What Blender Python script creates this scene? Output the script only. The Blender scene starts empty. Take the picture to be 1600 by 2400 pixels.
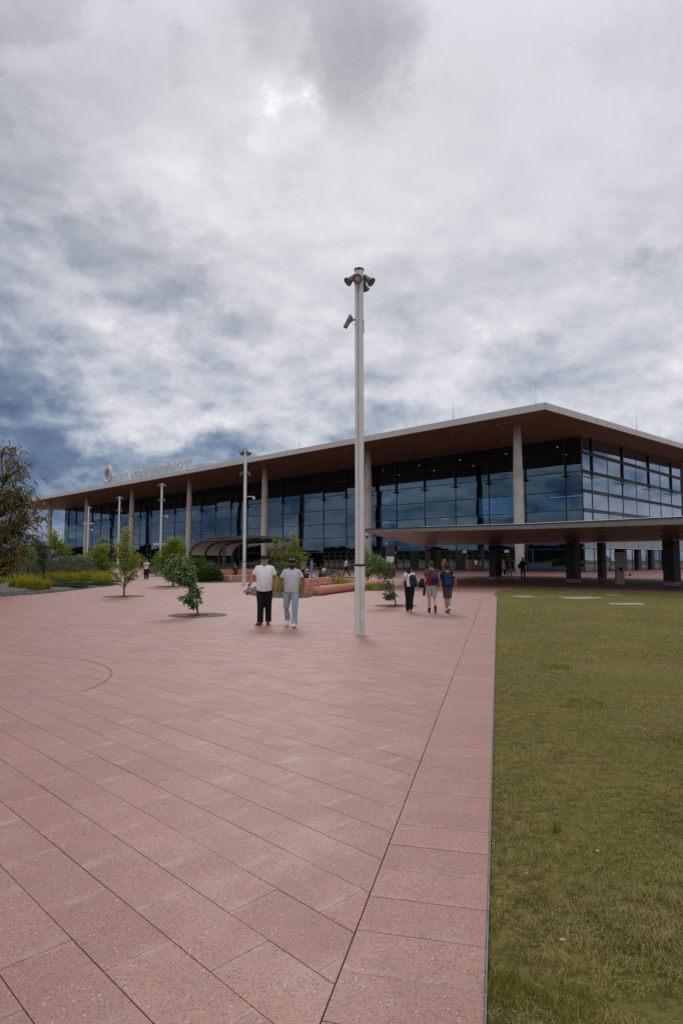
import bpy, bmesh, math, random
import numpy as np
from mathutils import Vector, Matrix, noise as mnoise

# ------------------------------------------------------------------ camera
sc = bpy.context.scene
C = sc.collection
FPX = 1485.0; EYE = 1.62; PITCH = math.atan(112/FPX)
cam_d = bpy.data.cameras.new('camera'); cam = bpy.data.objects.new('camera', cam_d); C.objects.link(cam)
cam.location = (0, 0, EYE); cam.rotation_euler = (math.pi/2 + PITCH, 0, 0)
cam_d.sensor_fit = 'VERTICAL'; cam_d.sensor_height = 36; cam_d.lens = 36*FPX/2400
cam_d.clip_start = 0.05; cam_d.clip_end = 5000
sc.camera = cam

def ray(x, y):
    dx = (x-800)/FPX; dy = (1200-y)/FPX
    return Vector((dx, math.cos(PITCH)-dy*math.sin(PITCH), math.sin(PITCH)+dy*math.cos(PITCH)))
def gp(x, y, z=0.0):
    v = ray(x, y); t = (z-EYE)/v.z
    return Vector((v.x*t, v.y*t, z))
def ap(x, y, Y):
    v = ray(x, y); t = Y/v.y
    return Vector((v.x*t, Y, EYE+v.z*t))

# ------------------------------------------------------------------ sky + sun
SUN_EL = math.radians(36.5); SUN_AZ = math.radians(-4.7)
world = bpy.data.worlds.new('World'); sc.world = world; world.use_nodes = True
nt = world.node_tree; nt.nodes.clear()
def N(t, **k):
    n = nt.nodes.new(t)
    for a, b in k.items(): setattr(n, a, b)
    return n
def lk(a, b): nt.links.new(a, b)
def M_(op, a, b=None, c=None, clamp=False):
    n = N('ShaderNodeMath', operation=op); n.use_clamp = clamp
    for i, v in enumerate((a, b, c)):
        if v is None: continue
        if isinstance(v, (int, float)): n.inputs[i].default_value = v
        else: lk(v, n.inputs[i])
    return n.outputs[0]
def VM(op, a, b=None, s=None):
    n = N('ShaderNodeVectorMath', operation=op)
    for i, v in enumerate((a, b)):
        if v is None: continue
        if isinstance(v, (tuple, Vector)): n.inputs[i].default_value = tuple(v)
        else: lk(v, n.inputs[i])
    if s is not None:
        if isinstance(s, (int, float)): n.inputs['Scale'].default_value = s
        else: lk(s, n.inputs['Scale'])
    return n.outputs['Value'] if op in ('LENGTH', 'DISTANCE', 'DOT_PRODUCT') else n.outputs[0]
def NZ(vec, scale, detail=6, rough=.55, dist=0.0, out=0):
    n = N('ShaderNodeTexNoise'); lk(vec, n.inputs['Vector'])
    n.inputs['Scale'].default_value = scale; n.inputs['Detail'].default_value = detail
    n.inputs['Roughness'].default_value = rough; n.inputs['Distortion'].default_value = dist
    return n.outputs[out]
tc = N('ShaderNodeTexCoord'); D = VM('NORMALIZE', tc.outputs['Generated'])
sep = N('ShaderNodeSeparateXYZ'); lk(D, sep.inputs[0])
zc = M_('MAXIMUM', sep.outputs[2], 0.0)
inv = M_('DIVIDE', 1.0, M_('ADD', zc, 0.16))
plane = VM('SCALE', D, s=inv)                        # cloud layer seen in perspective
wv = VM('SCALE', VM('SUBTRACT', NZ(D, 5.0, 9, .62, out=1), (.5, .5, .5)), s=0.24)
DW = VM('ADD', D, wv)                                # warped direction: ragged cloud edges
n1 = NZ(plane, 1.5, 9, .56, .5)
n2 = NZ(plane, 4.2, 10, .62, .3)
vst = VM('MULTIPLY', D, (1, 1, 1.7))
n3 = NZ(vst, 7.5, 10, .60, .4)
low = M_('SUBTRACT', 1.0, M_('MULTIPLY', zc, 1.7), clamp=True)      # 1 at the horizon, 0 high up
L = M_('ADD', 0.655, M_('MULTIPLY', M_('SUBTRACT', n1, .5), .20))
L = M_('ADD', L, M_('MULTIPLY', M_('SUBTRACT', n2, .5), .10))
L = M_('ADD', L, M_('MULTIPLY', M_('MULTIPLY', M_('SUBTRACT', n3, .5), M_('ADD', M_('MULTIPLY', low, .85), .15)), .80))
L = M_('SUBTRACT', L, M_('MULTIPLY', M_('MULTIPLY', low, low), .07))
pt_ = NZ(VM('MULTIPLY', DW, (1, 1, 1.3)), 4.2, 9, .55)
pm_ = N('ShaderNodeMapRange', interpolation_type='SMOOTHSTEP'); lk(pt_, pm_.inputs[0])
for i_, q_ in enumerate((.50, .60, 0.0, 1.0)): pm_.inputs[i_+1].default_value = q_
L = M_('SUBTRACT', L, M_('MULTIPLY', pm_.outputs[0], M_('ADD', .055, M_('MULTIPLY', M_('SUBTRACT', .12, sep.outputs[0], clamp=True), .12))))
# billowing relief: tops lit, undersides grey; strongest low down and towards the left
vb = VM('ADD', vst, VM('SCALE', VM('SUBTRACT', NZ(D, 9.0, 3, .5, out=1), (.5, .5, .5)), s=0.05))
rA = NZ(vb, 6.0, 9, .54); rB = NZ(VM('ADD', vb, (0, 0, .045)), 6.0, 9, .54)
rC = NZ(vb, 15.0, 8, .55); rD = NZ(VM('ADD', vb, (0, 0, .02)), 15.0, 8, .55)
rel = M_('ADD', M_('MULTIPLY', M_('SUBTRACT', rA, rB), 1.35), M_('MULTIPLY', M_('SUBTRACT', rC, rD), .75))
amp = M_('ADD', M_('MULTIPLY', low, .95), M_('MULTIPLY', M_('SUBTRACT', .10, sep.outputs[0], clamp=True), .42))
L = M_('ADD', L, M_('MULTIPLY', rel, amp))
L = M_('ADD', L, M_('MULTIPLY', M_('MULTIPLY', M_('SUBTRACT', .15, sep.outputs[1]), .87, clamp=True), .20))     # unseen sky behind the camera brightened, added as fill for camera-facing surfaces
def blob(px, py, rad, amt, sx=1.0, src=None):
    """a cloud mass (amt<0 dark, >0 bright) round one direction; rad in radians"""
    global L
    d0 = ray(px, py).normalized()
    v = VM('SUBTRACT', src or DW, tuple(d0))
    v = VM('MULTIPLY', v, (1/sx, 1, 1))
    r = M_('DIVIDE', VM('LENGTH', v), rad)
    if rad < .13 and amt < 0:                              # darker masses have readable, ragged edges
        mr_ = N('ShaderNodeMapRange', interpolation_type='SMOOTHSTEP'); lk(r, mr_.inputs[0])
        for i_, q_ in enumerate((.45, 1.45, 1.0, 0.0)): mr_.inputs[i_+1].default_value = q_
        g = mr_.outputs[0]
    else: g = M_('EXPONENT', M_('MULTIPLY', M_('MULTIPLY', r, r), -1.0))
    L = M_('ADD', L, M_('MULTIPLY', g, amt))
for b in [(730, 30, .10, -.20), (800, 180, .07, -.17), (640, -40, .09, -.08), (110, 330, .12, -.08), (430, 200, .10, -.06), (0, 130, .16, -.05),
          (20, 420, .10, -.07), (275, 640, .05, -.10, 1.5), (430, 735, .045, -.15, 1.5), (570, 745, .04, -.13, 1.4), (960, 705, .05, -.10, 1.6),
          (1120, 720, .05, -.07), (1520, 625, .026, -.17, 1.4), (40, 960, .08, -.12, 1.6), (60, 1130, .11, -.15, 2.6), (420, 1100, .05, -.10, 2.4), (-500, 1080, .30, -.32, 1.6),
          (1215, 905, .045, -.15, 1.6), (1420, 880, .06, -.10, 2.0), (880, 985, .04, -.16, 1.8),
          (677, 268, .020, .40), (660, 235, .06, .12), (360, 400, .14, .06), (600, 520, .22, .05), (1300, 350, .50, .07), (1150, 830, .026, .20, 1.5), (1300, 850, .04, .08, 1.6),
          (960, 900, .03, .12, 1.6), (150, 905, .035, .24, 1.6), (300, 830, .06, .12, 1.5), (300, 1000, .035, .30, 2.2), (520, 1005, .03, .26, 2.6), (1540, 985, .06, .12, 2)]:
    blob(*b)
def cramp(lst):
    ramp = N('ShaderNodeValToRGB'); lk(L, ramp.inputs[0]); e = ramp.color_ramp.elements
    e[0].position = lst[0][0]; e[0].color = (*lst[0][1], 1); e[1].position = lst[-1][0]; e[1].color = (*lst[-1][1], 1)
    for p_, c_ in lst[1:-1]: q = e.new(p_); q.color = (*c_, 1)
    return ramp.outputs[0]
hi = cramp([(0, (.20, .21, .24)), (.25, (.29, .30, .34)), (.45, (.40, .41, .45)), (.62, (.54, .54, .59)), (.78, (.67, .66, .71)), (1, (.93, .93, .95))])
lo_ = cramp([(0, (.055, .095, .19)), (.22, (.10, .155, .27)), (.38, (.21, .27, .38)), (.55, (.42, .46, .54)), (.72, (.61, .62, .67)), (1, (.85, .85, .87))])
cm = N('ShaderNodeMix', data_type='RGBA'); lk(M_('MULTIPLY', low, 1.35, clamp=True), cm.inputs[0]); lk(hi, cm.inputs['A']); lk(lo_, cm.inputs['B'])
sky = N('ShaderNodeTexSky', sky_type='NISHITA'); sky.sun_disc = False
sky.sun_elevation = SUN_EL; sky.sun_rotation = SUN_AZ
skc = VM('SCALE', sky.outputs[0], s=0.10)
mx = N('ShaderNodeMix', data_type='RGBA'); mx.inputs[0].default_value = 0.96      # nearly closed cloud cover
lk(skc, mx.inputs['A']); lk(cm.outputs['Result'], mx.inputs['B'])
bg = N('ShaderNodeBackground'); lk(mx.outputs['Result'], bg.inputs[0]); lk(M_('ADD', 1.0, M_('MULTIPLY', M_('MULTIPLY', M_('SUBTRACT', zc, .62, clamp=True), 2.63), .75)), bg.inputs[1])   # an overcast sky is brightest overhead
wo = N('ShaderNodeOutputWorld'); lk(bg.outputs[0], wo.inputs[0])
world.cycles.sampling_method = 'MANUAL'; world.cycles.sample_map_resolution = 512

sun_d = bpy.data.lights.new('sun', 'SUN'); sun = bpy.data.objects.new('sun', sun_d); C.objects.link(sun)
sun_d.energy = 0.60; sun_d.angle = math.radians(15); sun_d.color = (1, .96, .9)
sdir = Vector((math.sin(SUN_AZ)*math.cos(SUN_EL), math.cos(SUN_AZ)*math.cos(SUN_EL), math.sin(SUN_EL)))
sun.rotation_euler = sdir.to_track_quat('Z', 'Y').to_euler()
sc.view_settings.view_transform = 'Standard'; sc.view_settings.look = 'None'
sc.view_settings.exposure = 0.10; sc.view_settings.gamma = 1.0; sc.view_settings.use_curve_mapping = False

# ------------------------------------------------------------------ materials
MATS = {}
class MT:
    """tiny node helper bound to one material"""
    def __init__(s, name):
        s.m = bpy.data.materials.new(name); s.m.use_nodes = True
        s.t = s.m.node_tree; s.t.nodes.clear()
        s.out = s.n('ShaderNodeOutputMaterial'); s.p = s.n('ShaderNodeBsdfPrincipled')
        s.l(s.p.outputs[0], s.out.inputs[0]); s.p.inputs['Specular IOR Level'].default_value = .4
    def n(s, t, **k):
        q = s.t.nodes.new(t)
        for a, b in k.items(): setattr(q, a, b)
        return q
    def l(s, a, b): s.t.links.new(a, b)
    def ma(s, op, a, b=None, c=None, clamp=False):
        n = s.n('ShaderNodeMath', operation=op); n.use_clamp = clamp
        for i, v in enumerate((a, b, c)):
            if v is None: continue
            if isinstance(v, (int, float)): n.inputs[i].default_value = v
            else: s.l(v, n.inputs[i])
        return n.outputs[0]
    def noise(s, vec, scale, detail=4, rough=.55):
        n = s.n('ShaderNodeTexNoise')
        if vec is not None: s.l(vec, n.inputs['Vector'])
        n.inputs['Scale'].default_value = scale; n.inputs['Detail'].default_value = detail; n.inputs['Roughness'].default_value = rough
        return n.outputs[0]
    def mr(s, v, a, b, c=0., d=1.):
        n = s.n('ShaderNodeMapRange'); s.l(v, n.inputs[0])
        for i, q in enumerate((a, b, c, d)): n.inputs[i+1].default_value = q
        return n.outputs[0]
    def mix(s, f, a, b, blend='MIX'):
        n = s.n('ShaderNodeMix', data_type='RGBA', blend_type=blend)
        if isinstance(f, (int, float)): n.inputs[0].default_value = f
        else: s.l(f, n.inputs[0])
        for k, v in (('A', a), ('B', b)):
            if isinstance(v, tuple): n.inputs[k].default_value = (*v, 1)
            else: s.l(v, n.inputs[k])
        return n.outputs['Result']
    def col(s, c):
        if isinstance(c, tuple): s.p.inputs['Base Color'].default_value = (*c, 1)
        else: s.l(c, s.p.inputs['Base Color'])
    def bump(s, h, strength=.3, dist=.01):
        b = s.n('ShaderNodeBump'); b.inputs['Strength'].default_value = strength; b.inputs['Distance'].default_value = dist
        s.l(h, b.inputs['Height']); s.l(b.outputs[0], s.p.inputs['Normal'])
def plain(name, c, rough=.6, var=.15, scale=6., metal=0., bump=.15, bscale=None, spec=.4):
    if name in MATS: return MATS[name]
    m = MT(name); tcx = m.n('ShaderNodeTexCoord'); o = tcx.outputs['Object']
    f = m.mr(m.noise(o, scale, 5), .3, .7)
    d = tuple(x*(1-var) for x in c); u = tuple(min(1, x*(1+var)) for x in c)
    m.col(m.mix(f, d, u)); m.p.inputs['Roughness'].default_value = rough; m.p.inputs['Metallic'].default_value = metal
    m.p.inputs['Specular IOR Level'].default_value = spec
    if bump: m.bump(m.noise(o, bscale or scale*6, 4), bump, .004)
    MATS[name] = m.m; return m.m
def leafmat(name, cols, rough=.55, transl=.25):
    """colour by each leaf's own 'tone' attribute"""
    if name in MATS: return MATS[name]
    m = MT(name); a = m.n('ShaderNodeAttribute'); a.attribute_name = 'tone'
    r = m.n('ShaderNodeValToRGB'); m.l(a.outputs['Fac'], r.inputs[0]); el = r.color_ramp.elements
    el[0].color = (*cols[0], 1); el[1].color = (*cols[-1], 1)
    for i, c in enumerate(cols[1:-1]): q = el.new((i+1)/(len(cols)-1)); q.color = (*c, 1)
    m.col(r.outputs[0]); m.p.inputs['Roughness'].default_value = rough; m.p.inputs['Specular IOR Level'].default_value = .3
    tr = m.n('ShaderNodeBsdfTranslucent'); m.l(r.outputs[0], tr.inputs[0])
    ms = m.n('ShaderNodeMixShader'); ms.inputs[0].default_value = transl
    m.l(m.p.outputs[0], ms.inputs[1]); m.l(tr.outputs[0], ms.inputs[2]); m.l(ms.outputs[0], m.out.inputs[0])
    MATS[name] = m.m; return m.m

# ------------------------------------------------------------------ object helpers
def tag(o, label=None, cat=None, group=None, kind=None):
    if label: o['label'] = label
    if cat: o['category'] = cat
    if group: o['group'] = group
    if kind: o['kind'] = kind
    return o
def thing(name, label, cat, loc=(0, 0, 0), rz=0, group=None):
    o = bpy.data.objects.new(name, None); C.objects.link(o); o.empty_display_size = .3
    o.location = loc; o.rotation_euler = (0, 0, rz); return tag(o, label, cat, group)
def link(name, me, mat=None, parent=None, smooth=False):
    if mat is not None and not me.materials:
        for m in (mat if isinstance(mat, (list, tuple)) else [mat]): me.materials.append(m)
    if smooth: me.polygons.foreach_set('use_smooth', [True]*len(me.polygons))
    o = bpy.data.objects.new(name, me); C.objects.link(o)
    if parent is not None: o.parent = parent
    return o
def bobj(name, bm, mat=None, parent=None, smooth=False, kind=None, label=None):
    me = bpy.data.meshes.new(name); bm.normal_update(); bm.to_mesh(me); bm.free()
    o = link(name, me, mat, parent, smooth)
    if kind: o['kind'] = kind
    if label: o['label'] = label
    return o
def nmesh(name, V, F, mat, parent=None, tone=None, kind=None, smooth=False):
    """V (n,3) array, F (m,k) array: fast mesh"""
    V = np.asarray(V, dtype=np.float32); F = np.asarray(F, dtype=np.int32)
    me = bpy.data.meshes.new(name); k = F.shape[1]
    me.vertices.add(len(V)); me.vertices.foreach_set('co', V.ravel())
    me.loops.add(F.size); me.loops.foreach_set('vertex_index', F.ravel())
    me.polygons.add(len(F)); me.polygons.foreach_set('loop_start', np.arange(0, F.size, k, dtype=np.int32))
    me.polygons.foreach_set('loop_total', np.full(len(F), k, dtype=np.int32))
    me.update(calc_edges=True)
    if tone is not None:
        a = me.attributes.new('tone', 'FLOAT', 'POINT'); a.data.foreach_set('value', np.asarray(tone, dtype=np.float32))
    o = link(name, me, mat, parent, smooth)
    if kind: o['kind'] = kind
    return o
def box(bm, x0, x1, y0, y1, z0, z1, M=None):
    vs = [Vector((x, y, z)) for z in (z0, z1) for y in (y0, y1) for x in (x0, x1)]
    if M is not None: vs = [M @ v for v in vs]
    v = [bm.verts.new(p) for p in vs]
    for f in ((0, 2, 3, 1), (4, 5, 7, 6), (0, 1, 5, 4), (2, 6, 7, 3), (0, 4, 6, 2), (1, 3, 7, 5)): bm.faces.new([v[i] for i in f])
    return v
def prism(bm, pts, z0, z1):
    """pts: 2-D outline (ccw) or (x,y,z) tops when z1 is None"""
    n = len(pts); lo = [bm.verts.new((p[0], p[1], z0 if z0 is not None else 0)) for p in pts]
    hi = [bm.verts.new((p[0], p[1], z1)) for p in pts]
    bm.faces.new(hi); bm.faces.new(lo[::-1])
    for i in range(n): bm.faces.new((lo[i], lo[(i+1) % n], hi[(i+1) % n], hi[i]))
def frame(d):
    d = Vector(d).normalized(); a = Vector((0, 0, 1)) if abs(d.z) < .9 else Vector((1, 0, 0))
    x = a.cross(d).normalized(); return x, d.cross(x).normalized()
def tube(bm, pts, rad, seg=8, cap=True, xa=None, flat=1.0):
    """tube through pts; rad scalar, list, or list of (rx, ry)"""
    pts = [Vector(p) for p in pts]; n = len(pts); rings = []
    if not isinstance(rad, (list, tuple)): rad = [rad]*n
    for i, p in enumerate(pts):
        d = (pts[min(i+1, n-1)]-pts[max(i-1, 0)])
        if d.length < 1e-9: d = Vector((0, 0, 1))
        d.normalize()
        if xa is not None:
            x = Vector(xa) - d*Vector(xa).dot(d)
            if x.length < 1e-3: x, y = frame(d)
            x.normalize(); y = d.cross(x).normalized()
        else: x, y = frame(d)
        r = rad[i]; rx, ry = r if isinstance(r, (tuple, list)) else (r, r*flat)
        rings.append([bm.verts.new(p+x*(rx*math.cos(2*math.pi*k/seg))+y*(ry*math.sin(2*math.pi*k/seg))) for k in range(seg)])
    for a, b in zip(rings, rings[1:]):
        for k in range(seg): bm.faces.new((a[k], a[(k+1) % seg], b[(k+1) % seg], b[k]))
    if cap: bm.faces.new(rings[0][::-1]); bm.faces.new(rings[-1])
def ball(bm, c, r, seg=12, rings=8, M=None):
    c = Vector(c); r = Vector((r, r, r)) if isinstance(r, (int, float)) else Vector(r)
    res = bmesh.ops.create_uvsphere(bm, u_segments=seg, v_segments=rings, radius=1)
    for v in res['verts']:
        p = Vector((v.co.x*r.x, v.co.y*r.y, v.co.z*r.z))
        if M is not None: p = M @ p
        v.co = p + c
def lathe(bm, prof, seg=24, c=(0, 0), cap=True):
    rings = [[bm.verts.new((c[0]+r*math.cos(2*math.pi*k/seg), c[1]+r*math.sin(2*math.pi*k/seg), z)) for k in range(seg)] for r, z in prof]
    for a, b in zip(rings, rings[1:]):
        for k in range(seg): bm.faces.new((a[k], a[(k+1) % seg], b[(k+1) % seg], b[k]))
    if cap: bm.faces.new(rings[0][::-1]); bm.faces.new(rings[-1])
def disc_outline(cx, cy, r, n=48): return [(cx+r*math.cos(2*math.pi*i/n), cy+r*math.sin(2*math.pi*i/n)) for i in range(n)]
def clip(poly, nx, ny, d):
    """keep nx*x+ny*y <= d"""
    out = []
    for i in range(len(poly)):
        a = poly[i]; b = poly[(i+1) % len(poly)]
        da = nx*a[0]+ny*a[1]-d; db = nx*b[0]+ny*b[1]-d
        if da <= 0: out.append(a)
        if (da < 0) != (db < 0) and abs(da-db) > 1e-12:
            t = da/(da-db); out.append((a[0]+(b[0]-a[0])*t, a[1]+(b[1]-a[1])*t))
    return out
def area(p): return abs(sum(p[i][0]*p[(i+1) % len(p)][1]-p[(i+1) % len(p)][0]*p[i][1] for i in range(len(p))))/2
def dup(root, loc=None, rz=None, label=None):
    r = root.copy(); C.objects.link(r)
    if loc is not None: r.location = loc
    if rz is not None: r.rotation_euler = (0, 0, rz)
    if label: r['label'] = label
    for ch in list(root.children):
        c = ch.copy(); C.objects.link(c); c.parent = r
        for g in list(ch.children):
            h = g.copy(); C.objects.link(h); h.parent = c
    return r
S = math.sqrt(.5)
# ------------------------------------------------------------------ ground, paving, lawn
ROW0 = 1.196; ROWW = .2955; LEN = .598; A0 = 2.224
def paving_mat():
    m = MT('pink terrazzo paving'); g = m.n('ShaderNodeNewGeometry'); pos = g.outputs['Position']
    s = m.n('ShaderNodeSeparateXYZ'); m.l(pos, s.inputs[0]); x, y = s.outputs[0], s.outputs[1]
    c = m.ma('MULTIPLY', m.ma('ADD', x, y), S); a = m.ma('MULTIPLY', m.ma('SUBTRACT', y, x), S)
    rr = m.ma('DIVIDE', m.ma('SUBTRACT', c, ROW0), ROWW); row = m.ma('FLOOR', rr)
    par = m.ma('FLOORED_MODULO', row, 2.)
    aa = m.ma('DIVIDE', m.ma('ADD', m.ma('SUBTRACT', a, A0-LEN/2), m.ma('MULTIPLY', par, LEN/2)), LEN); colm = m.ma('FLOOR', aa)
    cv = m.n('ShaderNodeCombineXYZ'); m.l(row, cv.inputs[0]); m.l(colm, cv.inputs[1])
    wn = m.n('ShaderNodeTexWhiteNoise', noise_dimensions='2D'); m.l(cv.outputs[0], wn.inputs[0])
    rnd = wn.outputs[0]
    fr = m.ma('SUBTRACT', rr, row); fa = m.ma('SUBTRACT', aa, colm)
    # the border strip has its own, crosswise slabs
    bw = m.ma('ADD', m.ma('MULTIPLY', m.ma('SUBTRACT', x, BP.x), BN.x), m.ma('MULTIPLY', m.ma('SUBTRACT', y, BP.y), BN.y))
    bs = m.ma('DIVIDE', m.ma('ADD', m.ma('ADD', m.ma('MULTIPLY', m.ma('SUBTRACT', x, BP.x), BD.x), m.ma('MULTIPLY', m.ma('SUBTRACT', y, BP.y), BD.y)), 4.0), .2868)
    ins = m.ma('MULTIPLY', m.ma('GREATER_THAN', bw, 0.), m.ma('LESS_THAN', y, 28.)); outs = m.ma('SUBTRACT', 1., ins)
    ws = m.n('ShaderNodeTexWhiteNoise', noise_dimensions='1D'); m.l(m.ma('FLOOR', bs), ws.inputs['W'])
    rnd = m.ma('ADD', m.ma('MULTIPLY', rnd, outs), m.ma('MULTIPLY', ws.outputs[0], ins)); fs = m.ma('FRACT', bs)
    big = m.noise(pos, .35, 4); med = m.noise(pos, 2.2, 5)
    base = m.mix(m.mr(rnd, 0, 1), (.345, .160, .122), (.425, .212, .168))
    base = m.mix(m.mr(big, .35, .65), base, m.mix(.6, base, (.375, .19, .15)))
    # aggregate chips
    def chips(scale, th, lo, hi, colr, f):
        v = m.n('ShaderNodeTexVoronoi'); m.l(pos, v.inputs['Vector']); v.inputs['Scale'].default_value = scale
        sp = m.n('ShaderNodeSeparateColor'); m.l(v.outputs['Color'], sp.inputs[0])
        k = m.ma('MULTIPLY', m.ma('LESS_THAN', v.outputs['Distance'], th), m.ma('MULTIPLY', m.ma('GREATER_THAN', sp.outputs[0], lo), m.ma('LESS_THAN', sp.outputs[0], hi)))
        return m.ma('MULTIPLY', k, f)
    base = m.mix(chips(100, .43, 0, .46, None, .72), base, (.115, .075, .074))
    base = m.mix(chips(150, .42, 0, .42, None, .65), base, (.19, .10, .09))
    base = m.mix(chips(70, .30, .90, 1, None, .7), base, (.62, .50, .46))
    # pale bloom along short joints and in patches
    edge = m.ma('ADD', m.mr(fa, 0, .10, 1, 0), m.mr(fa, .94, 1, 0, .9), clamp=True); edge = m.ma('ADD', m.ma('MULTIPLY', edge, outs), m.ma('MULTIPLY', m.ma('MULTIPLY', m.mr(fs, 0, .18, 1, 0), ins), .7))
    st = m.mr(m.noise(pos, 5., 5, .7), .42, .60)
    bl = m.ma('MULTIPLY', m.ma('MULTIPLY', edge, st), .55)
    pt = m.ma('MULTIPLY', m.mr(med, .56, .74), .26)
    dl = m.ma('MULTIPLY', m.ma('GREATER_THAN', rnd, .994), .18)
    base = m.mix(m.ma('ADD', bl, pt, clamp=True), base, (.47, .37, .345))
    # dirt films
    base = m.mix(m.ma('MULTIPLY', m.mr(m.noise(pos, 1.1, 6, .7), .5, .72), .35), base, (.23, .145, .13))
    # drawn joints (colour + relief), only where slabs are too far away to be geometry
    far = m.ma('GREATER_THAN', y, 16.0)
    j = m.ma('MAXIMUM', m.ma('LESS_THAN', fr, .026), m.ma('MULTIPLY', m.ma('LESS_THAN', fa, .008), .6)); j = m.ma('ADD', m.ma('MULTIPLY', j, outs), m.ma('MULTIPLY', m.ma('LESS_THAN', fs, .03), ins))
    j = m.ma('MULTIPLY', j, far)
    base = m.mix(m.ma('MULTIPLY', j, .22), base, (.14, .085, .075))
    m.col(base); m.p.inputs['Roughness'].default_value = .5
    m.l(m.mr(med, .3, .7, .44, .62), m.p.inputs['Roughness'])
    m.p.inputs['Specular IOR Level'].default_value = .44
    m.bump(m.noise(pos, 240, 3), .35, .002)
    return m.m
M_joint = plain('joint sand', (.085, .055, .048), .95, .3, 20)
# border line of the strip and outer edge (both metres, straight)
BP = Vector((-.075, 2.346)); BD = Vector((6.283+.075, 28.255-2.346)).normalized(); BN = Vector((BD.y, -BD.x))   # BN points to the lawn
EP = Vector((.508, 2.346)); W_STRIP = (EP-BP).dot(BN)
M_pave = paving_mat()
def along(s, w=0): p = BP + BD*s + BN*w; return (p.x, p.y)
S_END = 27.6                                           # where the straight edge stops and curves away
X0, Y0, Y1 = -12.0, -1.5, 16.0

# lawn outline: straight edge then the curve, then its far side running off to the right
crv = [gp(*q).to_2d() for q in [(1156, 1394), (1158, 1391.5), (1164, 1388), (1173, 1385), (1188, 1382.6), (1207, 1380.6), (1230, 1379), (1256, 1378.4), (1300, 1380), (1351, 1382.6), (1450, 1385.6), (1600, 1391)]]
dd = (crv[-1]-crv[-2]).normalized(); tail = [crv[-1]+dd*k for k in (4, 12)]
e0 = Vector(along(-6, W_STRIP)); e1 = Vector(along(26.9, W_STRIP))
lawn_edge = [e0, e1] + crv + tail
lawn_poly = [tuple(p) for p in lawn_edge] + [(60, lawn_edge[-1].y), (60, -8), (e0.x, -8)]
# ground sheet to the horizon
bm = bmesh.new(); R = 3000
M_soil = plain('dry soil and grass', (.13, .12, .055), .95, .35, .05, bump=0)
v = [bm.verts.new(p) for p in ((-R, -R, -.25), (R, -R, -.25), (R, R, -.25), (-R, R, -.25))]; bm.faces.new(v)
tag(bobj('ground', bm, M_soil), kind='structure')

# paving: root plus far sheets, bedding and slabs
pave = bpy.data.objects.new('plaza_paving', None); C.objects.link(pave); tag(pave, kind='structure')
bm = bmesh.new()
def sheet(poly, z):
    f = bm.faces.new([bm.verts.new((p[0], p[1], z)) for p in poly]); bmesh.ops.triangulate(bm, faces=[f])
def lineX(y):                                          # x of lawn outer edge at height y on the straight part
    t = (y-EP.y)/BD.y; return EP.x+BD.x*t
sheet([(-150, Y0), (X0, Y0), (X0, Y1), (-150, Y1)], 0)
sheet([(-150, -30), (lineX(-30), -30), (lineX(Y0), Y0), (-150, Y0)], 0)
far_poly = [(-150, Y1), (lineX(Y1), Y1), tuple(e1)] + [tuple(p) for p in crv] + [tuple(p) for p in tail] + [(60, tail[-1].y), (150, 90), (150, 260), (-150, 260)]
sheet(far_poly, 0)
bobj('far_paving', bm, M_pave, pave)
bm = bmesh.new(); sheet([(X0, Y0), (lineX(Y0), Y0), (lineX(Y1), Y1), (X0, Y1)], -.03)
bobj('joint_bedding', bm, M_joint, pave)

rng = random.Random(4)
polys = []
def inset(p, g0, g1, dirs): return p
GL, GS = .0025, .0012                                  # half joint widths: long, short
kmin = int(((X0+Y0)*S-ROW0)/ROWW)-1; kmax = int(((lineX(Y1)+Y1)*S-ROW0)/ROWW)+2
ring_c = None
for k in range(kmin, kmax):
    c0 = ROW0+k*ROWW+GL; c1 = ROW0+(k+1)*ROWW-GL
    off = A0-LEN/2-((k % 2)*LEN/2)
    for j in range(int((Y0-5-off)/LEN)-8, int((26-off)/LEN)+6):
        a0 = off+j*LEN+GS; a1 = off+(j+1)*LEN-GS
        q = [((c*S-a*S), (c*S+a*S)) for c, a in ((c0, a0), (c1, a0), (c1, a1), (c0, a1))]
        if max(p[1] for p in q) < Y0 or min(p[1] for p in q) > Y1 or max(p[0] for p in q) < X0: continue
        q = clip(q, 0, -1, -Y0); q = clip(q, 0, 1, Y1-.003) if q else q; q = clip(q, -1, 0, -X0) if q else q
        q = clip(q, BN.x, BN.y, BN.dot(BP)-.0034) if q else q
        if len(q) > 2 and area(q) > .0008: polys.append(q)
strip = []
ns = 72
for i in range(ns):
    s0 = -4.0+i*.2868; s1 = s0+.2868
    if along(s1)[1] > Y1+.3: break
    ta = 0.0
    q = [along(s0+.0020, .0034), along(s0+.0020, W_STRIP-.012), along(s1-.0020, W_STRIP-.012), along(s1-.0020, .0034)]
    q = clip(q, 0, 1, Y1-.003); q = clip(q, 0, -1, -Y0) if q else q
    if len(q) > 2: strip.append(q)
def cen(q): return (sum(p[0] for p in q)/len(q), sum(p[1] for p in q)/len(q))
def inview(q):
    c = cen(q); return c[1] > 1.7 and abs(c[0]) < .60*c[1]+.35
allp = [(cen(q)[1]*1.0 if inview(q) else 90+abs(cen(q)[1]), q) for q in polys+strip]
allp.sort(key=lambda t: t[0])
rest = bmesh.new()
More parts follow.
